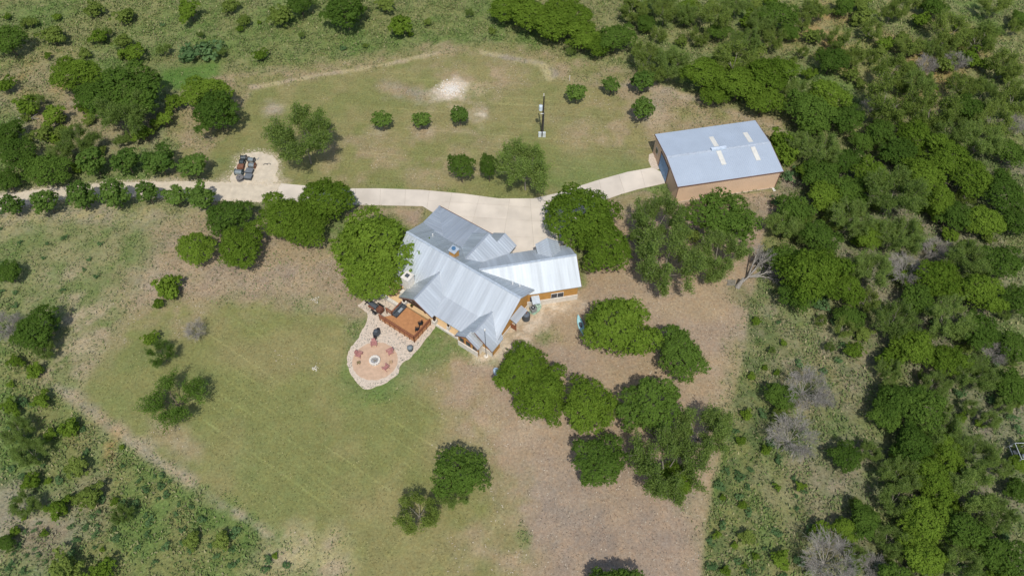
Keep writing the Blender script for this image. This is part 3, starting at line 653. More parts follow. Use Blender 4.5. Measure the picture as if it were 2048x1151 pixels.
# back dormer of the right wing
zd = lambda s: 5.25 - .75 * abs(s - 5.83)
roof([R(5.83, -7.0, 5.25), R(5.83, -10.6, 5.25), R(4.2, -10.75, zd(4.2)), R(4.2, -7.0, zd(4.2))], (R(5.83, 0, 5.25), R(4.2, 0, zd(4.2))))
roof([R(5.83, -10.6, 5.25), R(5.83, -7.0, 5.25), R(7.5, -7.0, zd(7.5)), R(7.5, -10.75, zd(7.5))], (R(5.83, 0, 5.25), R(7.5, 0, zd(7.5))))
# ridge caps and eave fascias
M['cap'] = mat('ridge_metal', (.60, .66, .70), .4, metal=.4)
def bar(a, b_, w_, h_, name, m, parent=None):
    return MB().bar(H(*a), H(*b_), w_, h_).build(name, m, parent or house)
bar((-19.9, VR, HR + .05), (-.35, VR, HR + .05), .34, .05, 'ridge_cap', M['cap'])
bar((-12.53, 1.6, 4.78), (-12.53, 7.16, 4.78), .24, .05, 'ridge_cap', M['roof'])
bar((-3, 2.4, 4.25), (-3, 6.36, 4.25), .24, .05, 'ridge_cap', M['roof'])
bar((-10.85, -2.1, 5.13), (-10.85, -7.63, 5.13), .24, .05, 'ridge_cap', M['roof'])
bar(R(-4.5, -6.6, RZ + .05), R(9.1, -6.6, RZ + .05), .30, .05, 'ridge_cap', M['cap'])
bar((-16.5, -4.3, 3.52), (-21.2, -9.05, 2.85), .26, .05, 'hip_cap', M['roof'])
for a, b_ in (((-.40, VR, HR - .1), (-.48, 4.95, zf(4.95) - .1)), ((-.40, VR, HR - .1), (-.63, -4.68, zb(-4.68) - .1)),
              (R(9.14, -6.6, RZ - .1), R(9.14, -4.9, RZ - 1.3)), (R(9.14, -4.9, RZ - 1.3), R(9.12, -2.82, 3.18)), (R(9.14, -6.6, RZ - .1), R(9.09, -10.6, RZ - 2.78)),
              ((-12.53, 7.2, 4.65), (-9.7, 7.15, zp(-9.7) - .08)), ((-12.53, 7.2, 4.65), (-15.65, 7.05, zp(-15.65) - .08)),
              ((-3.72, 7.4, 3.6), (-5.65, 7.4, zw(-5.65) - .08)), ((-3.72, 7.4, 3.6), (-1.78, 7.45, zn(-1.78) - .08)), ((-3, 6.4, 4.1), (-.1, 6.55, zw(-.1) - .08)),
              ((-21.25, -9.15, 2.72), (-11.3, -9.3, 2.72))):
    bar(a, b_, .05, .16, 'fascia', M['trim'])
# walls
ST_H = 1.0
wall([(-1.15, -4.35, 0), (-1.15, 4.5, 0), (-1.15, 4.5, zf(4.5) - .16), (-1.15, VR, HR - .16), (-1.15, -4.35, zb(-4.35) - .16)], (-.2, 0, 0), M['wood'])
wall([(-1.12, -4.35, 0), (-1.12, 4.5, 0), (-1.12, 4.5, ST_H * .45), (-1.12, -4.35, ST_H * .45)], (.08, 0, 0), M['limestone'], 'stone_base')
wall([(-16.2, 3.45, 0), (-1.36, 3.45, 0), (-1.36, 3.45, 3.2), (-16.2, 3.45, 3.2)], (0, -.2, 0), M['wood'])
wall([(-19.3, 4.3, 0), (-16.2, 4.3, 0), (-16.2, 4.3, 2.6), (-19.3, 4.3, 2.6)], (0, -.2, 0), M['limestone'])
wall([(-19.3, 4.1, 0), (-19.3, 4.1, 2.6), (-19.3, VR, 6.0), (-19.3, -4.8, 2.85), (-19.3, -4.8, 0)], (.2, 0, 0), M['wood'])
wall([(-20.7, -4.8, 0), (-20.7, -8.6, 0), (-20.7, -8.6, 2.7), (-20.7, -4.8, 2.7)], (.2, 0, 0), M['limestone'])
wall([(-20.5, -8.6, 0), (-7.9, -8.8, 0), (-7.9, -8.8, 2.7), (-20.5, -8.6, 2.7)], (0, .2, 0), M['limestone'])
wall([(-7.9, -9.2, 0), (-11.0, -9.2, 0), (-11.0, -9.2, 2.8), (-9.43, -9.2, 3.85), (-7.9, -9.2, 2.8)], (0, .2, 0), M['wood'])
wall([(-7.8, -9.2, 0), (-7.8, -7.2, 0), (-7.8, -7.2, 2.8), (-7.8, -9.2, 2.8)], (-.2, 0, 0), M['limestone'])
wall([(-13.2, -7.4, 2.9), (-10.85, -7.4, 4.9), (-9.6, -7.4, 4.1), (-9.6, -7.4, 2.9)], (0, .15, 0), M['wood'])
# bedroom wing walls: white stone below, wood above, triple window
wall([(-5.3, 7.15, 0), (-1.98, 7.15, 0), (-1.98, 7.15, 1.15), (-5.3, 7.15, 1.15)], (0, .14, 0), M['limestone'], 'stone_base')
wall([(-5.3, 7.12, 0), (-1.98, 7.12, 0), (-1.98, 7.12, zn(-1.98) - .15), (-3.72, 7.12, zn(-3.72) - .15), (-5.3, 7.12, zn(-5.3) - .15)], (0, -.2, 0), M['wood'])
wall([(-1.98, 7.1, 0), (-1.98, 6.1, 0), (-1.98, 6.1, 2.3), (-1.98, 7.1, 2.3)], (-.2, 0, 0), M['limestone'])
wall([(-1.98, 6.0, 0), (-.45, 6.0, 0), (-.45, 6.0, zw(-.45) - .15), (-1.98, 6.0, zw(-1.98) - .15)], (0, -.2, 0), M['wood'])
wall([(-2.0, 6.03, 0), (-.42, 6.03, 0), (-.42, 6.03, 1.15), (-2.0, 6.03, 1.15)], (0, .12, 0), M['limestone'], 'stone_base')
wall([(-.45, 6.0, 0), (-.45, 4.3, 0), (-.45, 4.3, 2.2), (-.45, 6.0, 2.2)], (-.2, 0, 0), M['wood'])
wall([(-5.3, 7.1, 0), (-5.3, 3.5, 0), (-5.3, 3.5, 2.3), (-5.3, 7.1, 2.3)], (.2, 0, 0), M['wood'])
# right wing walls
wall([R(1.0, -3.15, 0), R(8.72, -3.15, 0), R(8.72, -3.15, 3.3), R(1.0, -3.15, 3.3)], tuple(np.array(R(0, -.2, 0))), M['wood'])
wall([R(1.5, -3.12, 0), R(8.76, -3.12, 0), R(8.76, -3.12, 1.1), R(1.5, -3.12, 1.1)], R(0, .12, 0), M['limestone'], 'stone_base')
wall([R(8.74, -3.37, 0), R(8.74, -10.2, 0), R(8.74, -10.2, 3.0), R(8.74, -6.6, RZ - .2), R(8.74, -4.9, RZ - 1.38), R(8.74, -3.37, 3.4)], R(-.2, 0, 0), M['wood'])
wall([R(0, -10.2, 0), R(8.5, -10.2, 0), R(8.5, -10.2, 3.0), R(0, -10.2, 3.0)], R(0, .2, 0), M['limestone'])
wall([R(4.5, -10.4, 2.9), R(7.2, -10.4, 2.9), R(7.2, -10.4, 4.0), R(5.83, -10.4, 5.0), R(4.5, -10.4, 4.0)], R(0, .2, 0), M['wood'])
def rect_window(p0, p1, z0, z1, outd, nl=2, frame=None, name='window'):
    """window in a vertical wall from p0 to p1 (house coords), outd = outward unit vector in house coords"""
    a = H(*p0); b_ = H(*p1); o = (H(*outd) - H(0, 0, 0)).normalized(); d = (b_ - a); Z = lambda q, z: Vector((q.x, q.y, z))
    r = MB().plate([Z(a, z0), Z(b_, z0), Z(b_, z1), Z(a, z1)], o * .06).build(name, frame or M['whitetrim'], house)
    w_ = 1 / nl
    for i in range(nl):
        q0 = a + d * (i * w_ + .05 * w_) + o * .063; q1 = a + d * ((i + 1) * w_ - .05 * w_) + o * .063
        MB().plate([Z(q0, z0 + .07), Z(q1, z0 + .07), Z(q1, z1 - .07), Z(q0, z1 - .07)], o * .012).build('pane', M['glass'], r)
    return r
for u0 in (-5.05, -3.95, -2.85):
    rect_window((u0, 7.12, 0), (u0 + .75, 7.12, 0), 1.25, 2.35, (0, 1, 0), 1, mat('red_frame', (.30, .12, .09), .6))
rect_window(R(4.9, -3.13), R(6.7, -3.13), 1.12, 2.25, R(0, 1, 0), 2)
rect_window(R(1.9, -3.13), R(2.8, -3.13), .1, 2.2, R(0, 1, 0), 1, M['trim'], 'door')
for u0 in (-14.6, -12.6, -8.6, -7.0):
    rect_window((u0, 3.48, 0), (u0 + 1.4, 3.48, 0), .5, 2.4, (0, 1, 0), 2)
for u0 in (-19.5, -16.8, -14.2): rect_window((u0, -8.83, 0), (u0 + 1.2, -8.83, 0), 1.0, 2.1, (0, -1, 0), 2)
# awning roofs on the east side
aw = MB().plate([H(-1.1, 1.05, 2.35), H(-1.1, -1.65, 2.35), H(-.05, -1.65, 2.0), H(-.05, 1.05, 2.0)], (0, 0, .06)).build('lean_to_roof', M['roof'], house)
MB().bar(H(-.12, .95, 0), H(-.12, .95, 1.95), .1, .1).build('post', M['rail'], aw); MB().bar(H(-.12, -1.55, 0), H(-.12, -1.55, 1.95), .1, .1).build('post', M['rail'], aw)
MB().plate([H(-.98, 1.0, .2), H(-.2, 1.0, .2), H(-.2, 1.0, 1.3), H(-.98, 1.0, 1.3)], HV * -.05).build('side_panel', M['rail'], aw)
da = MB().plate([H(*R(2.05, -3.1, 2.4)), H(*R(3.15, -3.1, 2.4)), H(*R(3.15, -1.9, 2.1)), H(*R(2.05, -1.9, 2.1))], (0, 0, .06)).build('door_awning', M['cap'], house)
# porch floor, posts, truss
pf = MB().prism([H(-19.6, 4.3), H(-19.6, 6.9), H(-15.5, 6.9), H(-15.5, 6.6), H(-5.35, 6.45), H(-5.35, 3.4), H(-16.2, 3.4), H(-16.2, 4.3)], 0, .40).build('porch_floor', M['tanfloor'], house)
MB().plate([H(-10.2, 6.47, 0), H(-5.3, 6.47, 0), H(-5.3, 6.47, .43), H(-10.2, 6.47, .43)], HV * .22).build('porch_curb', M['limestone'], house)
for u_ in (-15.3, -9.9):
    b0 = MB().box(H(u_, 6.55, .75), (.6, .6, .8), math.atan2(HU.y, HU.x)).build('stone_pier', M['limestone'], house)
    MB().box(H(u_, 6.55, 1.85), (.26, .26, 1.4), math.atan2(HU.y, HU.x)).build('porch_post', M['darkwood'], house)
for u_ in (-7.7,): 
    MB().box(H(u_, 6.25, .8), (.4, .4, .8), math.atan2(HU.y, HU.x)).build('stone_pier', M['limestone'], house)
    MB().box(H(u_, 6.25, 1.85), (.2, .2, 1.4), math.atan2(HU.y, HU.x)).build('porch_post', M['darkwood'], house)
bar((-15.4, 6.75, 2.5), (-9.8, 6.75, 2.5), .18, .28, 'truss_beam', M['darkwood'])
bar((-15.4, 6.75, 2.55), (-12.53, 6.75, 4.5), .18, .22, 'truss_rafter', M['darkwood'])
bar((-9.8, 6.75, 2.62), (-12.53, 6.75, 4.5), .18, .22, 'truss_rafter', M['darkwood'])
bar((-12.53, 6.75, 2.6), (-12.53, 6.75, 4.4), .16, .16, 'truss_post', M['darkwood'])
for a, b_ in (((-12.53, 6.75, 2.7), (-13.9, 6.75, 3.5)), ((-12.53, 6.75, 2.7), (-11.2, 6.75, 3.5))): bar(a, b_, .14, .14, 'truss_strut', M['darkwood'])
# chimneys
def chimney(c, w_, d_, z0, z1, m, cap, rz, slopecol=None):
    ch = MB().box(H(c[0], c[1], (z0 + z1) / 2), (w_, d_, z1 - z0), rz).build('chimney', m, house)
    MB().box(H(c[0], c[1], z1 + .06), (w_ + .2, d_ + .2, .12), rz).build('chimney_cap', cap, ch)
    MB().lathe(H(c[0], c[1], z1 + .12), [(.22, 0), (.22, .22), (.30, .24), (.30, .30), (.02, .36)], 12).build('flue', M['black'] if m is M['limestone'] else mat('blue_flue', (.07, .16, .28), .4), ch)
    return ch
rzh = math.atan2(HU.y, HU.x)
chimney((-12.35, -1.55), .95, .95, 4.6, 6.55, M['wood'], M['cap'], rzh)
cs = MB().box(H(-15.75, 4.65, 2.3), (1.15, 1.25, 4.6), rzh).build('stone_chimney', M['limestone'], house)
MB().box(H(-15.75, 4.65, 4.68), (1.3, 1.4, .14), rzh).build('chimney_cap', M['limestone'], cs)
MB().box(H(-15.75, 4.65, 4.85), (.5, .5, .2), rzh).build('flue', M['charcoal'], cs)
MB().box(H(-15.75, 5.7, 1.0), (2.1, 1.0, 2.0), rzh, .6).build('chimney_shoulder', M['limestone'], cs)
for u_, v_, ff in ((-17.5, -3.1, zb), (-3.1, -2.5, zb), (-2.2, -2.9, zb)):
    MB().lathe(H(u_, v_, ff(v_) - .1), [(.06, 0), (.06, .5), (.09, .5), (.09, .56)], 8).build('vent_pipe', M['whitetrim'], house)

# patio retaining wall
wl = empty('patio_wall', H(-17.5, 7.1), 'low white limestone wall edging the tan patio beside the deck', 'stone wall')
for i in range(7):
    MB().box(H(-19.35 + i * .62, 7.18, .3), (.605, .42, .60 + .02 * (i % 3)), rzh).build('stone_block', M['limestone'], wl)
for i in range(5):
    MB().box(H(-19.6, 6.75 - i * .58, .3), (.42, .56, .6 + .02 * (i % 2)), rzh).build('stone_block', M['limestone'], wl)

# gravel beds
bed = [(712, 612), (730, 600), (762, 582), (790, 600), (812, 620), (800, 640), (870, 640), (872, 655), (842, 690), (826, 712), (800, 728), (799, 748), (770, 766), (742, 777), (728, 779), (706, 757), (696, 738), (693, 715), (700, 696), (716, 678), (728, 655), (735, 640), (733, 622)]
def wobble(p, amt):
    out = []
    for x, y in p: out.append((x + random.uniform(-amt, amt), y + random.uniform(-amt, amt)))
    return out
tag(MB().prism([P(*p) for p in wobble(smooth_poly(bed), 1.5)], -.05, .034).build('white_rock_bed', M['whiterock']), kind='structure')
fp = P(750, 722)
tag(MB().prism([(fp.x + 3.05 * math.cos(i * .13) * (1 + .02 * math.sin(i * 3)), fp.y + 2.9 * math.sin(i * .13) * (1 + .02 * math.cos(i * 2)) + .05) for i in range(48)], -.05, .043).build('fire_pit_terrace', M['granite']), kind='structure')
# loose pale and grey stones on the bed
mb = MB(); pl = [tuple(P(*p)[:2]) for p in bed]; n_ = 0
xs = [p[0] for p in pl]; ys = [p[1] for p in pl]
while n_ < 900:
    x = random.uniform(min(xs), max(xs)); y = random.uniform(min(ys), max(ys))
    if sdist(np.array([x]), np.array([y]), pl)[0] < .1 or math.hypot(x - fp.x, y - fp.y) < 3.1: continue
    r = random.uniform(.03, .10); mb.box((x, y, .04 + r * .3), (r * 2, r * 1.5, r), random.uniform(0, 3), .6); n_ += 1
st = mb.build('loose_stones', mat('loose_stone', (.36, .33, .28), .95, var=.5, scale=.9)); tag(st, 'loose grey and white stones scattered over the rock bed', 'stones', kind='stuff')
for (x, y) in ((902, 179),):
    mb = MB()
    for i in range(420):
        a = random.uniform(0, 6.28); r = abs(random.gauss(0, 1.0)); c = P(x, y) + Vector((r * math.cos(a) * 1.15, r * math.sin(a), .04)); q = random.uniform(.04, .17)
        mb.box(c, (q * 2, q * 1.6, q), random.uniform(0, 3), .6)
    tag(mb.build('limestone_rubble', M['limestone']), 'patch of broken white limestone rubble on the back lawn', 'rubble', kind='stuff')
for (x, y) in ((630, 600), (630, 736)):
    mb = MB()
    for i in range(30):
        c = P(x, y) + Vector((random.gauss(0, .3), random.gauss(0, .25), .02)); q = random.uniform(.03, .08); mb.box(c, (q * 2, q * 1.6, q), random.uniform(0, 3), .6)
    tag(mb.build('stone_patch', M['limestone']), 'small patch of white stones on the lawn ' + ('near the dry belt' if y < 650 else 'left of the fire pit terrace'), 'stones', kind='stuff')

# fire pit
pit = empty('fire_pit', fp, 'round fire pit of white stone blocks filled with grey ash', 'fire pit')
for i in range(14):
    t = 2 * math.pi * i / 14
    MB().box(fp + Vector((.62 * math.cos(t), .62 * math.sin(t), .2)), (.26, .26, .36 + random.uniform(0, .04)), t).build('stone_block', M['limestone'], pit)
MB().lathe(fp + Vector((0, 0, .03)), [(.5, 0), (.5, .12), (.3, .17), (.05, .2)], 14).build('ash', mat('ash', (.33, .34, .37), .95, var=.45, scale=6), pit)
for i in range(4):
    a = i * .8; d = Vector((math.cos(a), math.sin(a), 0)) * .4
    MB().tube(fp + d + Vector((0, 0, .24)), fp - d + Vector((0, 0, .28)), .05, .04, 6).build('log', M['palebark'], pit)
# adirondack chairs
M['redpaint'] = mat('faded_red_plastic', (.40, .185, .165), .7, var=.15)
def adirondack():
    r = empty('adirondack_chair', (0, 0, 0))
    for i in range(5): MB().box((-.24 + i * .12, 0, .34), (.105, .5, .025)).build('seat_slat', M['redpaint'], r, False)
    for i in range(6): MB().plate([(-.27 + i * .092, -.22, .32), (-.19 + i * .092, -.22, .32), (-.19 + i * .092, -.52, .95 - .02 * abs(i - 2.5)), (-.27 + i * .092, -.52, .95 - .02 * abs(i - 2.5))], (0, -.025, 0)).build('back_slat', M['redpaint'], r, False)
    for s_ in (-1, 1):
        MB().box((s_ * .36, .02, .55), (.14, .72, .03)).build('armrest', M['redpaint'], r, False)
        MB().box((s_ * .33, .30, .27), (.05, .08, .54)).build('leg', M['redpaint'], r, False)
        MB().bar((s_ * .30, .3, .3), (s_ * .30, -.5, .05), .04, .1).build('leg', M['redpaint'], r, False)
    return r
ch0 = adirondack(); reg(ch0)
for i, (x, y, lb) in enumerate(((748.5, 690, 'topmost red slatted garden chair above the fire pit'), (719, 711, 'red slatted garden chair left of the fire pit'), (780, 706, 'red slatted garden chair upper right of the fire pit'), (772, 737, 'red slatted garden chair lower right of the fire pit'))):
    c = ch0 if i == 0 else copy_tree(ch0)
    p = P(x, y); p.z = .05; c.location = p; d = fp - p; c.rotation_euler = (0, 0, math.atan2(d.y, d.x) - math.pi / 2)
    tag(c, lb, 'chair', 'red garden chairs round the fire pit')
def stump(x, y, lb, m):
    r = empty('side_table', P(x, y) , lb, 'side table')
    p = P(x, y)
    MB().box(p + Vector((0, 0, .42)), (.45, .4, .04), .3).build('tabletop', m, r)
    for i, j in ((-1, -1), (1, -1), (1, 1), (-1, 1)): MB().box(p + Vector((i * .16, j * .14, .21)), (.05, .05, .4), .3).build('leg', m, r)
stump(718, 727, 'small olive brown side table left of the fire pit', mat('olive_wood', (.20, .15, .07), .8))
stump(782, 726, 'small tan side table right of the fire pit', mat('tan_wood', (.42, .28, .16), .8))

# deck
dk = empty('wooden_deck', H(-12.9, 8.6), 'raised orange wooden deck with railings below the porch gable', 'deck')
DZ = .62
i = 0; v_ = 6.93
while v_ < 10.4:
    u0 = -15.35 if v_ < 9.1 else -15.35 - min(1.25, (v_ - 9.1) * .95 + .15)
    MB().bar(H(u0, v_, DZ), H(-10.35, v_, DZ), .135, .04).build('deck_board', M['deck'], dk); v_ += .142
MB().prism([H(-15.3, 6.95), H(-10.4, 6.95), H(-10.4, 10.33), H(-16.3, 10.33), H(-15.3, 9.2)], .02, DZ - .03).build('deck_skirt', mat('deck_skirt', (.42, .21, .10), .8, var=.3, scale=5), dk)
def railing(a, b_, n):
    A = H(*a); B_ = H(*b_)
    for i in range(n + 1):
        p = A.lerp(B_, i / n); MB().box(p + Vector((0, 0, (DZ + .95) / 2)), (.10, .10, DZ + .95), rzh).build('railing_post', M['rail'], dk)
    up = Vector((0, 0, 1))
    MB().bar(A + up * (DZ + .97), B_ + up * (DZ + .97), .15, .05).build('handrail', M['rail'], dk)
    for z in (.2, .4, .6, .8): MB().bar(A + up * (DZ + z), B_ + up * (DZ + z), .04, .04).build('rail', M['rail'], dk)
railing((-10.38, 6.95, 0), (-10.38, 10.4, 0), 4); railing((-10.38, 10.4, 0), (-16.55, 10.4, 0), 7)
railing((-15.4, 7.0, 0), (-15.4, 9.1, 0), 3); railing((-15.4, 9.1, 0), (-16.5, 9.0, 0), 1)
# bench against the left railing
bn = empty('outdoor_sofa', H(-15.0, 8.1), 'long dark grey outdoor sofa against the left deck railing', 'sofa')
MB().box(H(-14.95, 8.0, DZ + .25), (.7, 1.9, .3), rzh).build('seat', M['charcoal'], bn)
MB().box(H(-15.22, 8.0, DZ + .55), (.16, 1.9, .5), rzh).build('backrest', M['charcoal'], bn)
for v_ in (6.98, 9.02): MB().box(H(-14.95, v_, DZ + .35), (.7, .12, .5), rzh).build('armrest', M['charcoal'], bn)
MB().box(H(-14.85, 7.9, DZ + .43), (.35, .8, .06), rzh).build('cushion', mat('grey_cushion', (.28, .32, .34), .9), bn)
def deck_chair(u_, v_, lb, a):
    p = H(u_, v_); r = empty('deck_chair', (p.x, p.y, DZ + .02), lb, 'chair', 'black chairs on the deck'); r.rotation_euler = (0, 0, a)
    MB().box((0, 0, .4), (.52, .5, .06)).build('seat', M['black'], r, False); MB().bar((0, -.24, .4), (0, -.34, .9), .5, .05).build('backrest', M['black'], r, False)
    for s_ in (-1, 1):
        MB().box((s_ * .28, 0, .6), (.05, .5, .04)).build('armrest', M['black'], r, False)
        for t in (-1, 1): MB().box((s_ * .25, t * .22, .3 if t > 0 else .2), (.04, .04, .6 if t > 0 else .4)).build('leg', M['black'], r, False)
deck_chair(-11.2, 8.05, 'black deck chair nearer the porch', rzh + 2.6); deck_chair(-11.0, 9.0, 'black deck chair nearer the deck corner rail', rzh + 2.2)
# pots on the patio
def pot(u_, v_, z, r_, lb, green=True):
    p = H(u_, v_, z); o = empty('potted_plant', p, lb, 'potted plant')
    MB().lathe(p, [(r_ * .6, 0), (r_, .35), (r_ * .9, .36)], 12).build('pot', mat('brown_pot', (.16, .08, .05), .6), o)
    mb = MB()
    for i in range(60):
        a = random.uniform(0, 6.28); e = random.uniform(.3, 1.4); d = Vector((math.cos(a) * math.cos(e), math.sin(a) * math.cos(e), math.sin(e))) * r_ * 1.3
        s_ = Vector((-math.sin(a), math.cos(a), 0)) * .04; b_ = p + Vector((0, 0, .34)); mb.add([b_ - s_, b_ + s_, b_ + d], [(0, 1, 2)])
    mb.build('leaves', M['dark'], o)
pot(-17.6, 6.3, .40, .24, 'small brown pot plant on the left patio floor'); pot(-14.2, 6.3, .40, .22, 'pot plant under the porch gable, left one'); pot(-12.0, 6.0, .40, .22, 'pot plant under the porch gable, right one')

# smoker trailer
def smoker():
    p = P(752, 619); r = empty('barbecue_smoker', p, 'rusty brown barbecue smoker trailer with black tow frame', 'smoker')
    d = (P(764, 628) - P(738, 611)).normalized(); a = math.atan2(d.y, d.x); s_ = Vector((-d.y, d.x, 0)); up = Vector((0, 0, 1))
    rust = mat('rust_steel', (.16, .065, .04), .7, var=.3, scale=5)
    MB().tube(p - d * .9 + up * .95, p + d * .45 + up * .95, .36, .36, 14).build('barrel', M['charcoal'], r)
    MB().box(p + d * .9 + up * .75, (.75, .8, .75), a).build('firebox', rust, r)
    MB().bar(p - d * 2.0 + up * .5, p + d * 1.3 + s_ * .35 + up * .5, .08, .08).build('frame_rail', M['black'], r)
    MB().bar(p - d * 2.0 + up * .5, p + d * 1.3 - s_ * .35 + up * .5, .08, .08).build('frame_rail', M['black'], r)
    MB().bar(p - d * 1.6 + s_ * .5 + up * .55, p - d * 1.6 - s_ * .5 + up * .55, .08, .08).build('cross_bar', M['black'], r)
    MB().tube(p - d * .75 + up * 1.2, p - d * .75 + up * 2.0, .09, .09, 10).build('smokestack', M['black'], r)
    for q in (-1, 1):
        w_ = MB().tube(p + d * .35 + s_ * q * .62 + up * .32, p + d * .35 + s_ * q * .80 + up * .32, .32, .32, 16).build('wheel', M['black'], r)
        MB().tube(p + d * .35 + s_ * q * .80 + up * .32, p + d * .35 + s_ * q * .82 + up * .32, .15, .15, 10).build('hub', M['steel'], w_)
        MB().bar(p - d * .2 + s_ * q * .7 + up * .72, p + d * .9 + s_ * q * .7 + up * .72, .22, .05).build('fender', M['black'], r)
    MB().box(p - d * .3 - s_ * .5 + up * .95, (1.0, .3, .05), a).build('shelf', rust, r)
smoker()
def grill(x, y, sc, lb, m):
    p = P(x, y); r = empty('covered_grill', p, lb, 'grill')
    MB().box(p + Vector((0, 0, .45)), (1.0 * sc, .65 * sc, .9), .9, .85).build('cover', m, r)
    MB().lathe(p + Vector((0, 0, .9)), [(.38 * sc, 0), (.36 * sc, .15), (.22 * sc, .28), (.02, .32)], 12).build('lid', m, r, smooth=True)
    for s_ in (-1, 1): MB().lathe(p + Vector((.62 * sc * s_ * .25, .62 * sc * s_, 0)), [(.22, 0), (.24, .5), (.2, .62), (.03, .66)], 10).build('side_burner', M['black'], r)
grill(754, 669, .95, 'dark grey covered grill with two black side burners above the fire pit', M['charcoal'])
p = P(821, 700); r = empty('covered_kettle', p, 'round grey lidded kettle beside the deck corner', 'grill')
MB().lathe(p, [(.30, 0), (.38, .3), (.40, .7)], 14).build('body', M['charcoal'], r, smooth=True); MB().lathe(p + Vector((0, 0, .70)), [(.42, 0), (.36, .18), (.15, .3), (.02, .32)], 14).build('lid', mat('kettle_lid', (.18, .21, .22), .5), r, smooth=True)

# things east of the house
p = P(1052, 637); r = empty('water_tank', p, 'dark grey round tank beside the lean-to roof', 'tank')
MB().lathe(p, [(.56, 0), (.56, 1.15), (.50, 1.2)], 20).build('tank_body', M['charcoal'], r)
MB().lathe(p + Vector((0, 0, 1.2)), [(.46, 0), (.40, .05), (.15, .1)], 16).build('lid', mat('tank_lid', (.12, .14, .17), .5), r)
tag(MB().prism([P(*q) for q in [(1056, 625), (1066, 614), (1078, 609), (1083, 614), (1079, 622), (1068, 630)]], 0, .12).build('green_slab', mat('green_pad', (.30, .42, .30), .8, var=.2, scale=3)), kind='structure')
p = P(1066, 622); p.z = .12; r = empty('air_conditioner', p, 'square grey air conditioning unit on the pale green pad', 'air conditioner')
MB().box(p + Vector((0, 0, .4)), (.75, .75, .8), .5).build('casing', M['steel'], r); MB().lathe(p + Vector((0, 0, .801)), [(.3, 0), (.3, .03), (.05, .04)], 14).build('fan_grille', M['black'], r)
MB().lathe(p + Vector((0, 0, .81)), [(.12, 0.02), (.12, .05)], 10).build('fan_hub', M['cap'], r)
p = P(1076, 615); p.z = .12; r = empty('air_conditioner', p, 'pale green air conditioning unit right of the grey one', 'air conditioner')
MB().box(p + Vector((0, 0, .35)), (.7, .6, .7), .5).build('casing', mat('pale_green_metal', (.42, .56, .46), .6), r); MB().lathe(p + Vector((0, 0, .701)), [(.24, 0), (.24, .03), (.05, .04)], 12).build('fan_grille', mat('grille_green', (.20, .3, .25), .6), r)
p = P(1058, 612); r = empty('gas_meter', p, 'small white utility box on orange wall beside the tank', 'utility box'); MB().box(p + Vector((0, 0, .55)), (.35, .3, 1.1), rzh).build('cabinet', M['whitetrim'], r); MB().box(p + Vector((0, 0, 1.13)), (.4, .35, .05), rzh).build('lid', M['cap'], r)
p = P(992, 745); r = empty('blue_drum', p, 'pale blue grey round drum beside the lower wing', 'drum'); MB().lathe(p, [(.36, 0), (.38, .4), (.36, .8)], 16).build('barrel', mat('pale_blue', (.30, .40, .50), .6), r); MB().lathe(p + Vector((0, 0, .8)), [(.37, 0), (.33, .06), (.05, .07)], 16).build('lid', mat('pale_blue_lid', (.42, .52, .62), .5), r)
p = P(1161, 652); r = empty('kayak', p + Vector((0, 0, 0)), 'pale turquoise kayak lying at left edge of round tree', 'kayak')
mb = MB(); ring = []
for i in range(11):
    t = i / 10 * 2 - 1; w_ = .40 * (1 - abs(t) ** 2.3); ring.append((t * 1.7, w_, .30 + .18 * t * t))
vs = []; fs = []
for x, w_, z in ring: vs += [(x, -w_, z), (x, -w_ * .6, .08), (x, w_ * .6, .08), (x, w_, z), (x, 0, z + .06)]
for i in range(10):
    for j in range(5): fs.append((i * 5 + j, (i + 1) * 5 + j, (i + 1) * 5 + (j + 1) % 5, i * 5 + (j + 1) % 5))
m3 = Matrix.Rotation(1.75, 3, 'Z'); mb.add([m3 @ Vector(v) + p for v in vs], fs); mb.build('hull', mat('turquoise', (.36, .60, .60), .4), r)
mb = MB(); mb.lathe((0, 0, 0), [(.30, 0), (.32, .05), (.26, .05)], 14); mb.v = [tuple(m3 @ Vector((v[0] * 1.5, v[1] * .8, v[2])) + p + Vector((0, 0, .345))) for v in mb.v]; mb.build('cockpit', M['charcoal'], r)
# flag pole / antenna mast in front of wing
p = P(972.5, 712); r = empty('antenna_mast', p, 'thin grey mast with white tip beside the lower wing', 'mast')
hm = min(np.arange(1, 8, .05), key=lambda h: abs(Q((p.x, p.y, h))[1] - 661)); 
MB().tube(p, p + Vector((0, 0, hm)), .045, .03, 8).build('pole', M['charcoal'], r); MB().lathe(p + Vector((0, 0, hm)), [(.06, 0), (.13, .1), (.13, .4), (.03, .5)], 10).build('tip', M['whitetrim'], r)
MB().lathe(p, [(.3, 0), (.3, .08), (.08, .12)], 12).build('base', M['limestone'], r)

# utility pole
p = P(1083.7, 271); r = empty('utility_pole', p, 'dark wooden utility pole with pale transformer on the back lawn', 'utility pole')
PH = 8.4; top = P(1088.7, 191.5, PH); lean = Vector((.08, .0, PH))
MB().tube(p, p + lean, .17, .11, 10).build('pole', mat('dark_pole', (.045, .038, .032), .9), r)
tf = MB().lathe(p + Vector((-.38, -.05, 5.55)), [(.26, 0), (.30, .05), (.30, .95), (.24, 1.05)], 14).build('transformer', mat('transformer_grey', (.62, .70, .76), .4), r)
for q in (-.1, .1): MB().lathe(p + Vector((-.38 + q, -.05, 6.6)), [(.04, 0), (.06, .1), (.03, .2)], 8).build('bushing', M['palebark'], tf)
MB().tube(p + Vector((.24, -.1, 0)), p + Vector((.20, -.1, 5.2)), .05, .05, 6).build('conduit', M['charcoal'], r)
MB().box(p + lean + Vector((-.05, 0, .25)), (.12, .12, .5)).build('pole_top_insulator', M['limestone'], r)
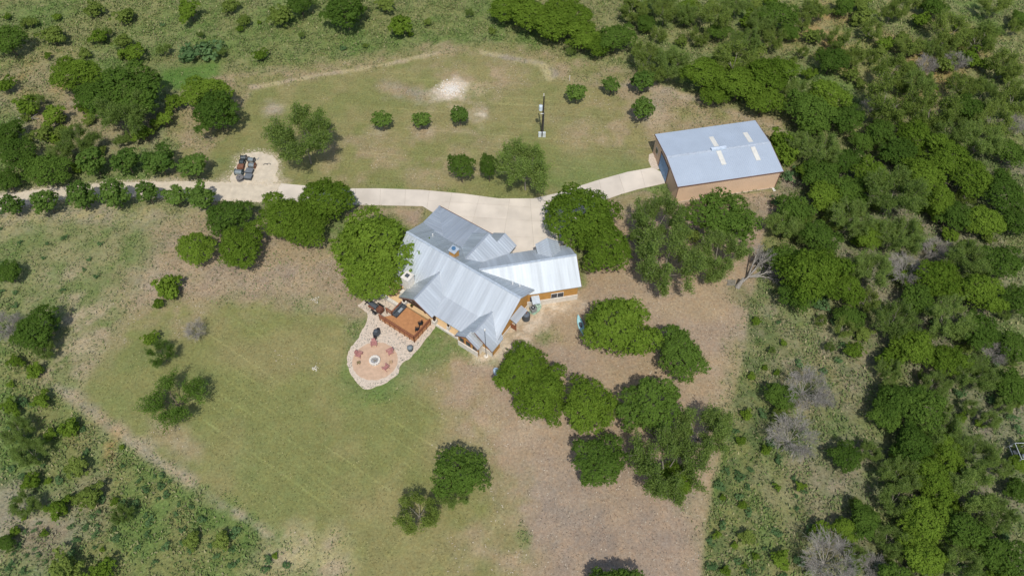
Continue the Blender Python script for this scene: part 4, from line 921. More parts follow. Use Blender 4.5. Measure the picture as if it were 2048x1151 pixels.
MB().box(p + Vector((-.15, -.25, 5.0)), (.5, .08, .1)).build('bracket', M['whitetrim'], r)
for q in (-.35, .35): MB().box(p + Vector((q, -.35, .55)), (.5, .3, 1.0)).build('meter_box', mat('meter_grey', (.60, .64, .64), .5), r)
p = P(1139, 161); r = empty('marker_post', p, 'short white marker post at upper edge of the back lawn', 'post'); MB().box(p + Vector((0, 0, .5)), (.12, .12, 1.0)).build('post', M['limestone'], r); MB().lathe(p + Vector((0, 0, 1.0)), [(.08, 0), (.02, .08)], 8).build('cap', M['whitetrim'], r)
p = P(1272, 257); r = empty('garden_stake', p, 'small dark bent stake on grey ground left of workshop', 'stake'); MB().bar(p, p + Vector((.05, 0, .8)), .06, .06).build('stake', M['bark'], r); MB().bar(p + Vector((-.3, 0, .78)), p + Vector((.35, .05, .8)), .06, .06).build('crossbar', M['bark'], r)

# spools and boxes on the gravel pad
Z7 = lambda x, y: (430 + x / 8.853, 270 + y / 8.853)
def spool(x, y, lb, R_, L_, ang, mf, md, lying=False):
    p = P(*Z7(x, y)); r = empty('cable_spool', p, lb, 'cable spool', 'cable spools on the gravel pad')
    d = Vector((math.cos(ang), math.sin(ang), 0)); up = Vector((0, 0, 1))
    if lying:
        MB().tube(p, p + up * .1, R_, R_, 20).build('flange', mf, r); MB().tube(p + up * .1, p + up * .5, R_ * .6, R_ * .6, 16).build('drum', md, r)
        MB().tube(p + up * .5, p + up * .6, R_, R_, 20).build('flange', mf, r); MB().tube(p + up * .601, p + up * .62, R_ * .16, R_ * .16, 10).build('hub', M['black'], r)
    else:
        c = p + up * R_
        for s_ in (-1, 1): MB().tube(c + d * s_ * (L_ / 2 - .05), c + d * s_ * L_ / 2, R_, R_, 20).build('flange', mf, r)
        MB().tube(c - d * (L_ / 2 - .06), c + d * (L_ / 2 - .06), R_ * .78, R_ * .78, 18).build('cable_winding', md, r)
        for s_ in (-1, 1): MB().tube(c + d * s_ * (L_ / 2 + .001), c + d * s_ * (L_ / 2 + .03), R_ * .2, R_ * .2, 10).build('hub', M['steel'], r)
cab = mat('black_cable', (.05, .065, .07), .35, var=.4, scale=10, spec=.6); cabs = mat('silver_cable', (.30, .34, .34), .35, metal=.5, var=.3, scale=8)
gf = mat('green_grey_flange', (.06, .09, .09), .6); bf = mat('brown_flange', (.20, .09, .05), .8)
spool(445, 700, 'dark spool wound with black cable above the flat one', .55, 1.25, -.12, gf, cabs)
spool(455, 790, 'grey spool lying flat on its side', .60, 1, 0, mat('weathered_grey_wood', (.17, .16, .155), .9, var=.3, scale=4), cab, True)
spool(672, 575, 'shiny silver cable spool with brown flange on the right', .52, 1.05, -.15, bf, cabs)
spool(500, 520, 'black cable spool behind the orange crate', .5, .75, -.12, M['black'], cab)
spool(525, 440, 'black spool topmost left of the heap', .5, .9, .1, M['black'], cab)
spool(660, 475, 'grey spool topmost right of the heap', .48, 1.0, -.2, M['charcoal'], cabs)
p = P(*Z7(470, 600)); r = empty('wooden_crate', p, 'orange brown wooden crate beside the dark cable spools', 'crate')
cw = mat('orange_crate', (.22, .10, .06), .8, var=.2)
for i in range(5): MB().box(p + Vector((-.4 + i * .2, 0, .72)), (.18, .85, .03)).build('top_board', cw, r)
for s_ in (-1, 1):
    for z in (.12, .38, .6): MB().box(p + Vector((0, s_ * .42, z)), (1.0, .03, .18)).build('side_board', cw, r); 
    for z in (.12, .38, .6): MB().box(p + Vector((s_ * .49, 0, z)), (.03, .8, .18)).build('side_board', cw, r)
for (x, y, lb) in ((622, 665, 'upper of two square grey metal boxes on gravel'), (605, 765, 'lower of two square grey metal boxes on gravel')):
    p = P(*Z7(x, y)); r = empty('metal_box', p, lb, 'metal box', 'grey boxes on the gravel pad')
    MB().box(p + Vector((0, 0, .28)), (1.12, .95, .5), -.15).build('body', M['charcoal'], r); MB().box(p + Vector((0, 0, .55)), (1.18, 1.0, .05), -.15).build('lid', mat('box_lid', (.15, .165, .18), .6), r)
    MB().box(p + Vector((.03, -.25, .58)), (.9, .03, .02), -.15).build('seam_strip', M['steel'], r)
def hose(x, y, s_, lb):
    p = P(*Z7(x, y)); mb = MB(); q = None
    for i in range(10):
        t = i / 9 * 2.6 + .3; c = p + Vector((s_ * .35 * math.cos(t), .35 * math.sin(t), .07))
        if q: mb.tube(q, c, .05, .05, 6)
        q = c
    tag(mb.build('curved_hose', M['charcoal']), lb, 'hose', 'hoses on the gravel pad')
hose(895, 540, 1, 'curved black hose, left one, on bare gravel'); hose(950, 535, -1, 'curved black hose, right one, on bare gravel')
p = P(*Z7(760, 430)); tag(MB().tube(p + Vector((-.1, -.2, .06)), p + Vector((.15, .25, .1)), .06, .06, 8).build('scrap_pipe', M['steel']), 'short grey pipe offcut right of the topmost spool', 'pipe')

# metal frame stand at right edge
def frame_stand():
    p = P(2030, 915); r = empty('metal_stand', p, 'white metal frame hunting stand half hidden at right edge', 'stand')
    wf = mat('white_frame', (.42, .44, .43), .5); up = Vector((0, 0, 1)); cs_ = [Vector((-1, -1.2, 0)), Vector((1, -1.2, 0)), Vector((1, 1.2, 0)), Vector((-1, 1.2, 0))]
    for i, c in enumerate(cs_): MB().bar(p + c, p + c * .85 + up * 2.2, .07, .07).build('leg', wf, r)
    for z, k_ in ((1.1, .92), (2.2, .85)):
        for i in range(4): MB().bar(p + cs_[i] * k_ + up * z, p + cs_[(i + 1) % 4] * k_ + up * z, .07, .07).build('rail', wf, r)
    MB().box(p + up * 1.15, (1.5, 1.0, .05)).build('platform', M['charcoal'], r)
    MB().lathe(p + Vector((0, -.5, 1.2)), [(.3, 0), (.32, .6), (.1, .8)], 12).build('drum', M['steel'], r)
frame_stand()

# ------------------------------------------------------------------ vegetation prototypes
def quadmesh(name, c, nrm, size, tone, m, tilt=.0, aspect=1.0):
    n = len(c)
    nrm = nrm / np.linalg.norm(nrm, axis=1, keepdims=True)
    r = RNG.normal(size=(n, 3)); t = np.cross(nrm, r); t /= np.linalg.norm(t, axis=1, keepdims=True); b_ = np.cross(nrm, t)
    s = size[:, None]
    # leaf spray: pointed 4-gon, slightly folded
    v = np.stack([c - t * s, c + b_ * s * .62 * aspect - nrm * s * .15, c + t * s, c - b_ * s * .62 * aspect - nrm * s * .15], 1).reshape(-1, 3)
    me = np_mesh(name, v, np.arange(4 * n).reshape(n, 4))
    a = me.attributes.new('tone', 'FLOAT', 'POINT'); a.data.foreach_set('value', np.repeat(np.clip(tone, 0, 1), 4).astype(np.float32))
    me.materials.append(m); return me
def rand_dir(n): d = RNG.normal(size=(n, 3)); return d / np.linalg.norm(d, axis=1, keepdims=True)
def lobed_crown(name, m, nl, nleaf, ls, zlo=-.25, flat=.75, lobr=(.16, .34), irr=.3, tuft=1.0):
    """crown of unit radius centred on the origin, made of leaf sprays on overlapping boughs"""
    d = rand_dir(nl * 4); d = d[d[:, 2] > zlo][:nl]; nl = len(d)
    lowf = 1 + irr * np.sin(d[:, 0] * 3 + RNG.uniform(0, 6)) * np.cos(d[:, 1] * 3 + RNG.uniform(0, 6))
    rad = RNG.uniform(.34, .84, nl) * lowf; lr = RNG.uniform(*lobr, nl)
    C0 = d * rad[:, None]; C0[:, 2] *= flat
    # core boughs
    k0 = max(3, nl // 6); dc = rand_dir(k0) * .3; C0 = np.vstack([C0, dc]); lr = np.concatenate([lr, np.full(k0, .42)]); nl += k0
    # each bough carries many small twig ends; each twig end carries a tuft of leaves
    per = 16; nt_ = nleaf // per; w_ = lr ** 2; w_ /= w_.sum(); ti = RNG.choice(nl, nt_ * 3, p=w_)
    td = rand_dir(nt_ * 3); td[:, 2] = np.where(td[:, 2] < -.4, -td[:, 2], td[:, 2])
    tp = C0[ti] + td * (lr[ti] * RNG.uniform(.62, 1.22, len(ti)))[:, None] * np.array([1, 1, .9])
    keep = np.ones(len(tp), bool)
    for j in range(nl):
        q = (tp - C0[j]) / (lr[j] * .72); keep &= ~(((q ** 2).sum(1) < 1) & (ti != j))
    tp = tp[keep][:nt_]; td = td[keep][:nt_]; ti = ti[keep][:nt_]; nt_ = len(tp)
    tr = RNG.uniform(.035, .085, nt_) * tuft; k_ = np.repeat(np.arange(nt_), per); n = len(k_)
    dd = rand_dir(n); p = tp[k_] + dd * (tr[k_] * RNG.uniform(.4, 1.1, n))[:, None] * np.array([1, 1, .7])
    out = p / (np.linalg.norm(p, axis=1, keepdims=True) + 1e-6)
    nrm = dd * .75 + td[k_] * .5 + out * .25 + rand_dir(n) * .6 + np.array([0, 0, .3])
    lt = RNG.uniform(0, 1, nl); tt = RNG.uniform(0, 1, nt_)
    tone = .3 * lt[ti[k_]] + .35 * tt[k_] + .35 * RNG.random(n)
    size = ls * RNG.uniform(.45, 1.25, n)
    ns = nleaf // 14; sd_ = rand_dir(ns); sd_[:, 2] = np.abs(sd_[:, 2]) * .9 - .1; j = RNG.integers(0, nl, ns)
    sp = C0[j] + sd_ * (lr[j] * RNG.uniform(1.0, 1.25, ns))[:, None]
    p = np.vstack([p, sp]); nrm = np.vstack([nrm, sd_ + rand_dir(ns)]); size = np.concatenate([size, ls * RNG.uniform(.5, 1, ns)]); tone = np.concatenate([tone, RNG.random(ns)])
    k_ = 1 / np.percentile(np.hypot(p[:, 0], p[:, 1]), 95)
    return quadmesh(name, p * k_, nrm, size * max(k_, .85), tone, m)
def branches(seed, n1=5, n2=4, n3=5, spread=.8, thick=.045, up=.5, n4=0, jit=.25):
    """limb skeleton from (0,0,-1) up into a unit crown; returns segments and twig points"""
    r = random.Random(seed); segs = []; tips = []
    def rv(s_): return Vector((r.uniform(-1, 1), r.uniform(-1, 1), r.uniform(-1, 1))) * s_
    base = Vector((0, 0, -1.0)); fork = Vector((r.uniform(-.05, .05), r.uniform(-.05, .05), -.62)); segs.append((base, fork, thick * 1.5, thick * 1.2))
    for i in range(n1):
        a = 2 * math.pi * (i + r.uniform(-.3, .3)) / n1; L_ = r.uniform(.45, .7)
        e = fork + Vector((math.cos(a) * spread * L_, math.sin(a) * spread * L_, up * r.uniform(.6, 1.2)))
        mid = fork.lerp(e, .5) + rv(.06); segs += [(fork, mid, thick, thick * .8), (mid, e, thick * .8, thick * .55)]
        for j in range(n2):
            st_ = mid.lerp(e, r.uniform(.0, 1)); d = (e - fork).normalized() + rv(.75) + Vector((0, 0, .15)); f = st_ + d.normalized() * r.uniform(.3, .5)
            m_ = st_.lerp(f, .5) + rv(.04); segs += [(st_, m_, thick * .42, thick * .3), (m_, f, thick * .3, thick * .18)]
            for k_ in range(n3):
                s2 = st_.lerp(f, r.uniform(.2, 1)); g = s2 + ((f - st_).normalized() + rv(.8)).normalized() * r.uniform(.14, .32)
                segs.append((s2, g, thick * .16, thick * .07)); tips.append((s2, g))
                for q in range(n4):
                    s3 = s2.lerp(g, r.uniform(.2, 1)); h = s3 + ((g - s2).normalized() + rv(.9)).normalized() * r.uniform(.08, .18); segs.append((s3, h, thick * .08, thick * .04))
    h = sorted(math.hypot(g.x, g.y) for _, g in tips); kx = 1 / h[int(len(h) * .93)]; zt_ = sorted(g.z for _, g in tips)[int(len(tips) * .96)]; kz = 1.65 / (zt_ + 1)
    def nf(v): return Vector((v.x * kx, v.y * kx, (v.z + 1) * kz - 1))
    return [(nf(a), nf(b_), r0, r1) for a, b_, r0, r1 in segs], [(nf(a), nf(b_)) for a, b_ in tips]
def seg_mesh(name, segs, m, sides=4, mn=0.0):
    mb = MB()
    for a, b_, r0, r1 in segs: mb.tube(a, b_, max(r0, mn), max(r1, mn), sides if r0 > .02 else 3, caps=False)
    me = bpy.data.meshes.new(name); me.from_pydata(mb.v, [], mb.f); me.materials.append(m); me.update(); return me
def twig_crown(name, m, tips, nleaf, ls):
    idx = RNG.integers(0, len(tips), nleaf); t = RNG.random(nleaf) ** .7
    A = np.array([tuple(x[0]) for x in tips])[idx]; B_ = np.array([tuple(x[1]) for x in tips])[idx]
    p = A + (B_ - A) * (t * 1.15)[:, None] + RNG.normal(size=(nleaf, 3)) * .05
    lt = RNG.uniform(0, 1, len(tips)); tone = .4 * lt[idx] + .6 * RNG.random(nleaf)
    return quadmesh(name, p, rand_dir(nleaf) + np.array([0, 0, .7]), ls * RNG.uniform(.5, 1.3, nleaf), tone, m, aspect=.6)
PR = {}
def proto(kind, n, fn): PR[kind] = [fn(i) for i in range(n)]
TR = [seg_mesh('limbs', branches(s_, 5, 3, 2, .8, .05)[0], M['bark']) for s_ in range(3)]
proto('oak', 6, lambda i: (TR[i % 3], lobed_crown('oak_crown', M['oak'], 50, 23000, .0295)))
proto('dark', 4, lambda i: (TR[i % 3], lobed_crown('dark_crown', M['dark'], 44, 20000, .031, irr=.4)))
proto('round', 4, lambda i: (TR[i % 3], lobed_crown('round_crown', M['young'], 26, 6000, .062, flat=.95, irr=.15, lobr=(.20, .34), tuft=1.4)))
proto('bush', 5, lambda i: (TR[i % 3], lobed_crown('bush_crown', M['oak'], 18, 4000, .072, zlo=-.1, irr=.5, lobr=(.16, .36), tuft=1.6)))
proto('palebush', 4, lambda i: (TR[i % 3], lobed_crown('pale_crown', M['pale'], 20, 3600, .070, zlo=-.1, irr=.5, lobr=(.16, .34), tuft=1.8)))
proto('weed', 4, lambda i: (TR[i % 3], lobed_crown('weed_crown', M['weed'], 9, 420, .15, zlo=0, irr=.6, lobr=(.2, .45), tuft=4)))
def feath(i, m, nl, ls, lb='feather_crown', bk=None):
    sg, tp = branches(100 + i, 7, 6, 7, .95, .020, .55); return (seg_mesh('limbs', sg, bk or M['palebark'], mn=.0035), twig_crown(lb, m, tp, nl, ls))
proto('feather', 4, lambda i: feath(i, M['feather'], 24000, .031))
proto('sparse', 3, lambda i: feath(i + 10, M['dark'], 9500, .036, bk=M['bark']))
proto('palefeather', 3, lambda i: feath(i + 20, M['pale'], 13000, .038))
def deadp(i):
    sg, tp = branches(200 + i, 11, 8, 9, 1.0, .015, .6, n4=3); return (seg_mesh('limbs', sg, M['deadwood'], mn=.0030), None)
proto('dead', 4, deadp)
NAMES = dict(oak='oak_tree', dark='shade_tree', round='young_tree', bush='shrub', palebush='pale_shrub', weed='weed_clump', feather='mesquite_tree', sparse='sparse_tree', palefeather='pale_mesquite', dead='dead_tree')
CATS = dict(oak='tree', dark='tree', round='tree', bush='shrub', palebush='shrub', weed='weed', feather='tree', sparse='tree', palefeather='tree', dead='dead tree')
TREES = []
def plant(kind, x, y, wpx, label=None, group=None, hr=None, asp=1.0):
    """crown centre seen at picture place (x, y), crown width wpx picture pixels"""
    R_ = wpx / 2 * mpp(x, y) * (1.06 if kind in ('feather', 'palefeather') else (.88 if kind == 'dead' else .93))
    h = hr or dict(weed=.45, bush=.75, palebush=.75, round=1.0, dead=.75).get(kind, .95)
    zc = R_ * h * (1.0 if kind != 'round' else 1.15) * asp + (.0 if kind in ('weed', 'bush', 'palebush') else .25)
    if kind in ('oak', 'dark'): zc = min(R_ * .82 * asp + .3, 2.6 + R_ * .25) if asp < 1.2 else R_ * .85 * asp + .3
    c = P(x, y, zc + (.16 * R_ if kind in ('oak', 'dark', 'bush', 'palebush', 'weed') else .05 * R_))
    limbs, crown = random.choice(PR[kind]); rz = random.uniform(0, 6.28)
    root = empty(NAMES[kind], (c.x, c.y, 0), label, CATS[kind], group); root.rotation_euler = (0, 0, rz)
    sx = R_ * random.uniform(.94, 1.06); sy = R_ * random.uniform(.94, 1.06); sz = R_ * (.85 if kind in ('oak', 'dark') else .95) * asp
    if kind == 'weed': sz = R_ * .7
    if kind != 'weed':
        t = link('trunk' if kind != 'dead' else 'branches', limbs, root); t.location = (0, 0, zc)
        if kind not in ('feather', 'sparse', 'palefeather', 'dead'): t.location = (0, 0, zc * .85)
        t.scale = (sx * .66, sy * .66, zc * .85) if kind not in ('feather', 'sparse', 'palefeather', 'dead') else (sx, sy, zc)
        szz = zc
    if crown:
        o = link('crown', crown, root); o.location = (0, 0, zc); o.scale = (sx, sy, sz if kind in ('oak', 'dark', 'round', 'bush', 'palebush', 'weed') else zc)
    TREES.append((kind, x, y, wpx, root)); return root

plant('sparse', 346, 797, 128, 'dark open crowned tree alone on lower left lawn', None, hr=.58)
G_ROW = 'young trees lined up below the driveway'
ordn = ['first', 'second', 'third', 'fourth', 'fifth', 'sixth', 'seventh', 'eighth', 'ninth', 'tenth', 'eleventh', 'twelfth', 'thirteenth', 'fourteenth', 'fifteenth', 'sixteenth', 'seventeenth', 'eighteenth', 'nineteenth', 'twentieth', 'twenty-first', 'twenty-second', 'twenty-third', 'twenty-fourth']
for i, (x, y, w_) in enumerate(((22, 413, 44), (92, 403, 54), (160, 394, 58), (226, 391, 60), (295, 388, 48), (350, 395, 48), (401, 396, 56))):
    plant('round', x, y, w_, ordn[i] + ' from the left of the young trees lining the lower driveway edge', G_ROW)
for i, (x, y, w_) in enumerate(((185, 322, 60), (252, 323, 54), (318, 324, 62), (385, 331, 58))):
    plant('round', x, y, w_, ordn[i] + ' from the left of four round trees above the driveway', 'round trees above the driveway')
for x, y, w_, k_, lb in (
    (765, 242, 42, 'round', 'leftmost of three small round trees across the back lawn'),
    (844, 241, 38, 'round', 'middle of three small round trees across the back lawn'),
    (920, 230, 44, 'round', 'small round tree just below the white limestone rubble'),
    (1153, 187, 40, 'round', 'small round tree right of the utility pole'),
    (1222, 173, 38, 'round', 'small upright tree at upper right of back lawn'),
    (1286, 222, 50, 'round', 'small round tree nearest the workshop upper left corner'),
    (1287, 163, 48, 'round', 'small round tree at woodland edge above the workshop')):
    plant(k_, x, y, w_, lb, 'small trees on the back lawn')
for x, y, w_, lb, asp in ((922, 330, 54, 'tall narrow green tree left of the pair above the driveway bend', 1.9), (978, 332, 40, 'slender tall tree between the narrow tree and the broad pale mesquite', 2.3)):
    plant('dark', x, y, w_, lb, None, asp=asp)
HAND = (
 (1052, 335, 112, 'feather', 'broad pale feathery tree above the driveway beside slender tree'),
 (607, 278, 118, 'feather', 'lone feathery tree right of the cable spools'),
 (565, 432, 105, 'oak', 'yellowish green tree overhanging lower driveway edge, left crown'),
 (648, 398, 112, 'oak', 'large tree crown overhanging the driveway, upper right crown'),
 (610, 455, 90, 'oak', 'tree tucked below the two crowns overhanging the driveway'),
 (742, 488, 172, 'oak', 'big bright tree covering the left corner of house roof'),
 (748, 548, 108, 'oak', 'lower lobe tree under the big bright tree at left house corner'),
 (455, 432, 92, 'dark', 'dark tree just below the row at driveway bend'),
 (480, 492, 104, 'oak', 'olive green tree below the dark tree left of driveway trees'),
 (388, 493, 80, 'oak', 'small yellow green tree left of the olive green tree'),
 (336, 575, 54, 'bush', 'twiggy green shrub on grey dry patch'),
 (318, 605, 28, 'bush', 'small yellow green shrub just below the twiggy shrub'),
 (392, 662, 52, 'dead', 'small bare grey tree on the front lawn'),
 (300, 677, 38, 'bush', 'small green shrub above the leaning sparse tree'),
 (322, 707, 58, 'sparse', 'small leaning sparse tree on left side of lawn'),
 (72, 655, 94, 'dark', 'dark tree at left edge beside bare grey branches'),
 (14, 545, 54, 'dark', 'dark tree cut by the left picture edge'),
 (12, 655, 70, 'dead', 'bare grey tree at the left picture edge'),
 (70, 740, 34, 'bush', 'small bright shrub below the dark left edge tree'),
 (1165, 425, 140, 'oak', 'large tree shading the driveway apron right of house'),
 (1215, 490, 120, 'oak', 'large tree just right of the white roofed wing'),
 (1318, 445, 108, 'feather', 'feathery tree between the driveway tree and workshop tree'),
 (1335, 525, 128, 'feather', 'broad feathery tree below the smaller feathery one'),
 (1445, 432, 138, 'dark', 'round dark tree in front of the workshop wall'),
 (1438, 512, 96, 'feather', 'feathery tree directly below the round workshop tree'),
 (1385, 470, 40, 'palebush', 'small yellow green shrub between feathery trees'),
 (1235, 650, 146, 'oak', 'big round tree right of the kayak'),
 (1362, 702, 116, 'dark', 'dark round tree right of the big kayak tree'),
 (1040, 738, 122, 'oak', 'dense tree at lower right corner of the house'),
 (1086, 782, 122, 'oak', 'dense bright tree joined to the tree by the house corner'),
 (1178, 812, 124, 'oak', 'yellowish round tree right of the two joined trees'),
 (1305, 812, 130, 'dark', 'big tree left of the open crowned tree by the mulch edge'),
 (1195, 918, 112, 'dark', 'dark tree below the yellowish round tree'),
 (1335, 935, 130, 'feather', 'olive tree at bottom of the shade tree cluster'),
 (1405, 862, 120, 'feather', 'open crowned olive tree at the mulch edge'),
 (1350, 960, 80, 'oak', 'low bright crown at foot of the olive tree'),
 (917, 945, 114, 'dark', 'lone green tree on lower lawn, larger of two'),
 (905, 985, 60, 'feather', 'ragged lower crown hanging below the larger lawn tree'),
 (838, 1025, 84, 'palefeather', 'lone pale green tree on lower lawn, smaller of two'),
 (1235, 1172, 112, 'dark', 'tree cut by bottom edge on the brown mulch'),
 (150, 148, 104, 'oak', 'bushy tree at upper left, left of the biggest dark tree'),
 (182, 180, 78, 'dark', 'dark tree touching the bushy upper left tree'),
 (258, 185, 138, 'dark', 'biggest dark tree at upper left of the picture'),
 (255, 225, 100, 'feather', 'feathery grey green tree in front of the biggest dark tree'),
 (410, 185, 100, 'oak', 'tree right of the small green clearing, upper crown'),
 (430, 220, 100, 'dark', 'dark tree at left edge of the back lawn'),
 (267, 105, 52, 'bush', 'shrub just above the biggest dark tree'),
 (243, 82, 40, 'palebush', 'pale shrub above the shrub over the biggest dark tree'),
 (15, 80, 74, 'dark', 'dark tree at upper left picture edge'),
 (103, 70, 56, 'palebush', 'yellow green shrub right of the upper left edge tree'),
 (195, 72, 40, 'bush', 'small grey green shrub in upper left meadow'),
 (60, 42, 34, 'palebush', 'little pale shrub above the yellow green one in upper left meadow'),
 (190, 18, 42, 'palebush', 'pale shrub at top edge in upper left meadow'),
 (245, 33, 44, 'palebush', 'low spreading pale shrub near the top edge'),
 (378, 18, 64, 'bush', 'green shrub at the top edge left of centre'),
 (488, 42, 30, 'palebush', 'small pale shrub right of the top edge green shrub'),
 (560, 32, 54, 'palebush', 'yellow green shrub at the top beside bare ground'),
 (460, 12, 40, 'palebush', 'pale thin shrub touching the top edge'),
 (600, 5, 60, 'dark', 'dark tree at the top edge right of yellow green shrub'),
 (690, 18, 90, 'dark', 'dark tree with grey twigs at top edge'),
 (700, 38, 40, 'dead', 'bare grey twigs below the dark top edge tree'),
 (803, 48, 58, 'bush', 'round green shrub alone above the back lawn'),
 (770, 5, 50, 'palebush', 'pale shrub at top edge above the round green shrub'),
 (520, 110, 34, 'bush', 'small green shrub above the lawn corner'),
 (415, 100, 60, 'weed', 'blue green weed patch above the green clearing, right part'),
 (375, 103, 66, 'weed', 'blue green weed patch above the green clearing, left part'),
 (345, 205, 48, 'bush', 'shrub left of the dark lawn edge tree, upper'),
 (328, 238, 54, 'bush', 'shrub left of the dark lawn edge tree, lower'),
 (290, 265, 56, 'bush', 'bright shrub below the feathery grey green tree'),
 (10, 170, 44, 'bush', 'shrub at left edge level with bushy tree'),
 (55, 212, 44, 'bush', 'dark shrub left of the fallen branch'), (108, 228, 64, 'bush', 'spreading shrub beside the fallen pale branch'),
 (180, 232, 32, 'bush', 'small shrub right of the spreading shrub'),
 (20, 262, 60, 'dark', 'dark tree at left edge in the upper woods'), (30, 305, 84, 'dark', 'large dark tree above the driveway at left edge'),
 (85, 268, 50, 'palebush', 'pale shrub right of the left edge dark tree'), (128, 262, 36, 'palebush', 'yellow shrub near the spreading shrub'),
 (155, 285, 64, 'feather', 'feathery shrub tree above the first round driveway tree'),
 (88, 335, 96, 'dark', 'broad dark tree left of the round driveway trees'), (12, 360, 60, 'dark', 'dark tree just above the driveway at left edge'),
 (120, 310, 46, 'feather', 'grey green twiggy tree beside the broad dark tree'),
)
for x, y, w_, k_, lb in HAND: plant(k_, x, y, w_, lb)
